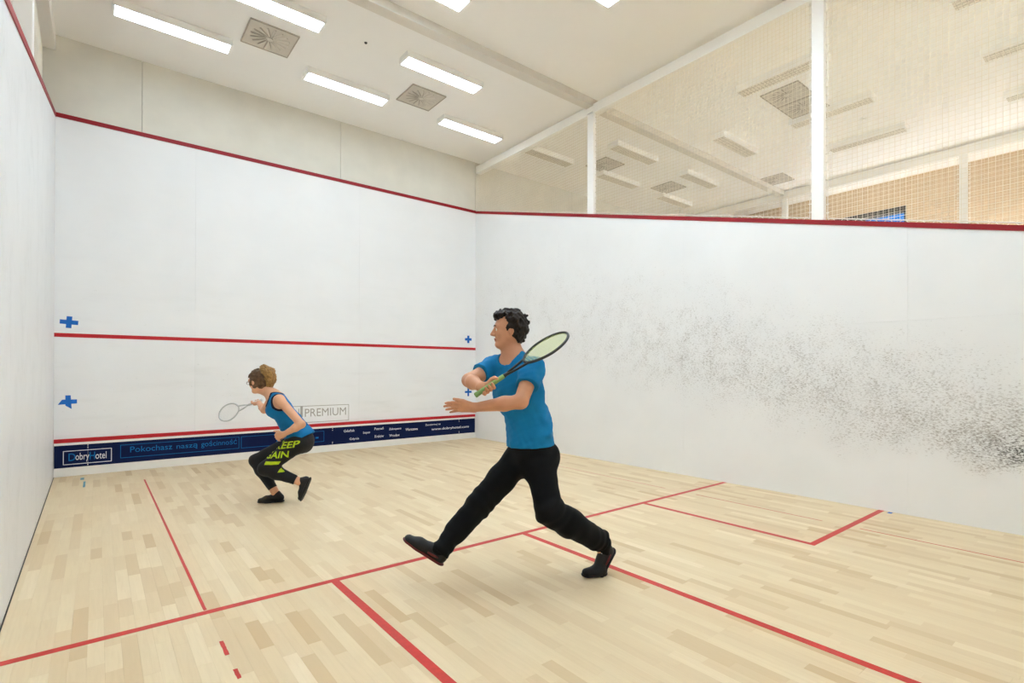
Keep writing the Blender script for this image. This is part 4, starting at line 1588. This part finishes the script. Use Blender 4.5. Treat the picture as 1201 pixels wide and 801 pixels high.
    def cut(x, y, z):
        ax_ = unit(J['waist'] - J['pelvis'])
        c = J['pelvis'] + ax_ * .06
        d = (x - c[0]) * ax_[0] + (y - c[1]) * ax_[1] + (z - c[2]) * ax_[2]
        for s in 'RL':
            n = unit(J['ank_' + s] - J['kne_' + s])
            e = J['ank_' + s] - n * .035
            q = (x - e[0]) * n[0] + (y - e[1]) * n[1] + (z - e[2]) * n[2]
            near = (x - e[0]) ** 2 + (y - e[1]) ** 2 + (z - e[2]) ** 2 < .10 ** 2
            d = np.maximum(d, np.where(near, q, -1))
        return d
    v.cut(cut)
    lg = put('leggings', v, M['leggings'], p)
    # lime lettering wrapped on the near thigh
    me = lg.data
    bvh = BVHTree.FromPolygons([tuple(q.co) for q in me.vertices], [tuple(f_.vertices) for f_ in me.polygons])
    def wrap(mesh, ox, oz, rot):
        bm = bmesh.new()
        bm.from_mesh(mesh)
        bmesh.ops.triangulate(bm, faces=bm.faces)
        for _ in range(3):
            ed = [e for e in bm.edges if e.calc_length() > .012]
            if ed:
                bmesh.ops.subdivide_edges(bm, edges=ed, cuts=1)
                bmesh.ops.triangulate(bm, faces=bm.faces)
        dead = []
        for q in bm.verts:
            x, y = q.co.x, q.co.y
            r = ox + x * math.cos(rot) - y * math.sin(rot)
            z = oz + x * math.sin(rot) + y * math.cos(rot)
            hit = bvh.ray_cast(Vector((r, -.6, z)), Vector((0, 1, 0)))
            if hit[0] is None or hit[0].y > .02:
                dead.append(q)
            else:
                q.co = hit[0] + hit[1] * (.0025 if hit[1].y < 0 else -.0025)
        bmesh.ops.delete(bm, geom=dead, context='VERTS')
        bm.to_mesh(mesh)
        bm.free()
        return mesh
    for body, w_, h_, ox, oz, rot in (('KEEP', .27, .062, -.135, .575, .12), ('GAIN', .245, .066, -.212, .487, .06)):
        o = obj('lettering', wrap(text_mesh(body, h=h_, width=w_, shear=.28, offset=.02), ox, oz, rot), M['lime'], lg, True)
        o.data.name = 'lettering'
    bar = bpy.data.meshes.new('print_bar')
    bar.from_pydata([(0, 0, 0), (.125, 0, 0), (.15, .032, 0), (.01, .032, 0)], [], [(0, 1, 2, 3)])
    obj('print_bar', wrap(bar, -.205, .432, .0), M['lime'], lg, True)
    bar = bpy.data.meshes.new('print_patch')
    bar.from_pydata([(0, 0, 0), (.05, .012, 0), (.03, .04, 0), (.004, .038, 0)], [], [(0, 1, 2, 3)])
    obj('print_patch', wrap(bar, -.085, .352, -.25), M['lime'], lg, True)
    # shoes
    hr, tr = J['heel_R'], J['toe_R']
    d = unit(tr - hr)
    shoe(p, hr, hr + d * .165, hr + d * .255, J['ank_R'], V(0, 0, 1), M['shoe_b'], M['shoe_b'], M['black'], .92, 'black trainer flat on the floor')
    hl, tl_ = J['heel_L'], J['toe_L']
    d = unit(tl_ - hl)
    shoe(p, hl, hl + d * .155, hl + d * .245, J['ank_L'], V(-1, 0, .15), M['shoe_b'], M['shoe_b'], M['black'], .92, 'black trainer lifted behind, toe down')
    Av = Vector(A)
    butt = Vector(J['grip']) - Av * .08
    racket(O, ROT, butt, butt + Av * .66, (.30, -.9, .35), 'pale grey squash racket held out in front of the woman', M['racket_gry'], M['string_w'], M['racket_gry'], M['racket_gry'])
woman()
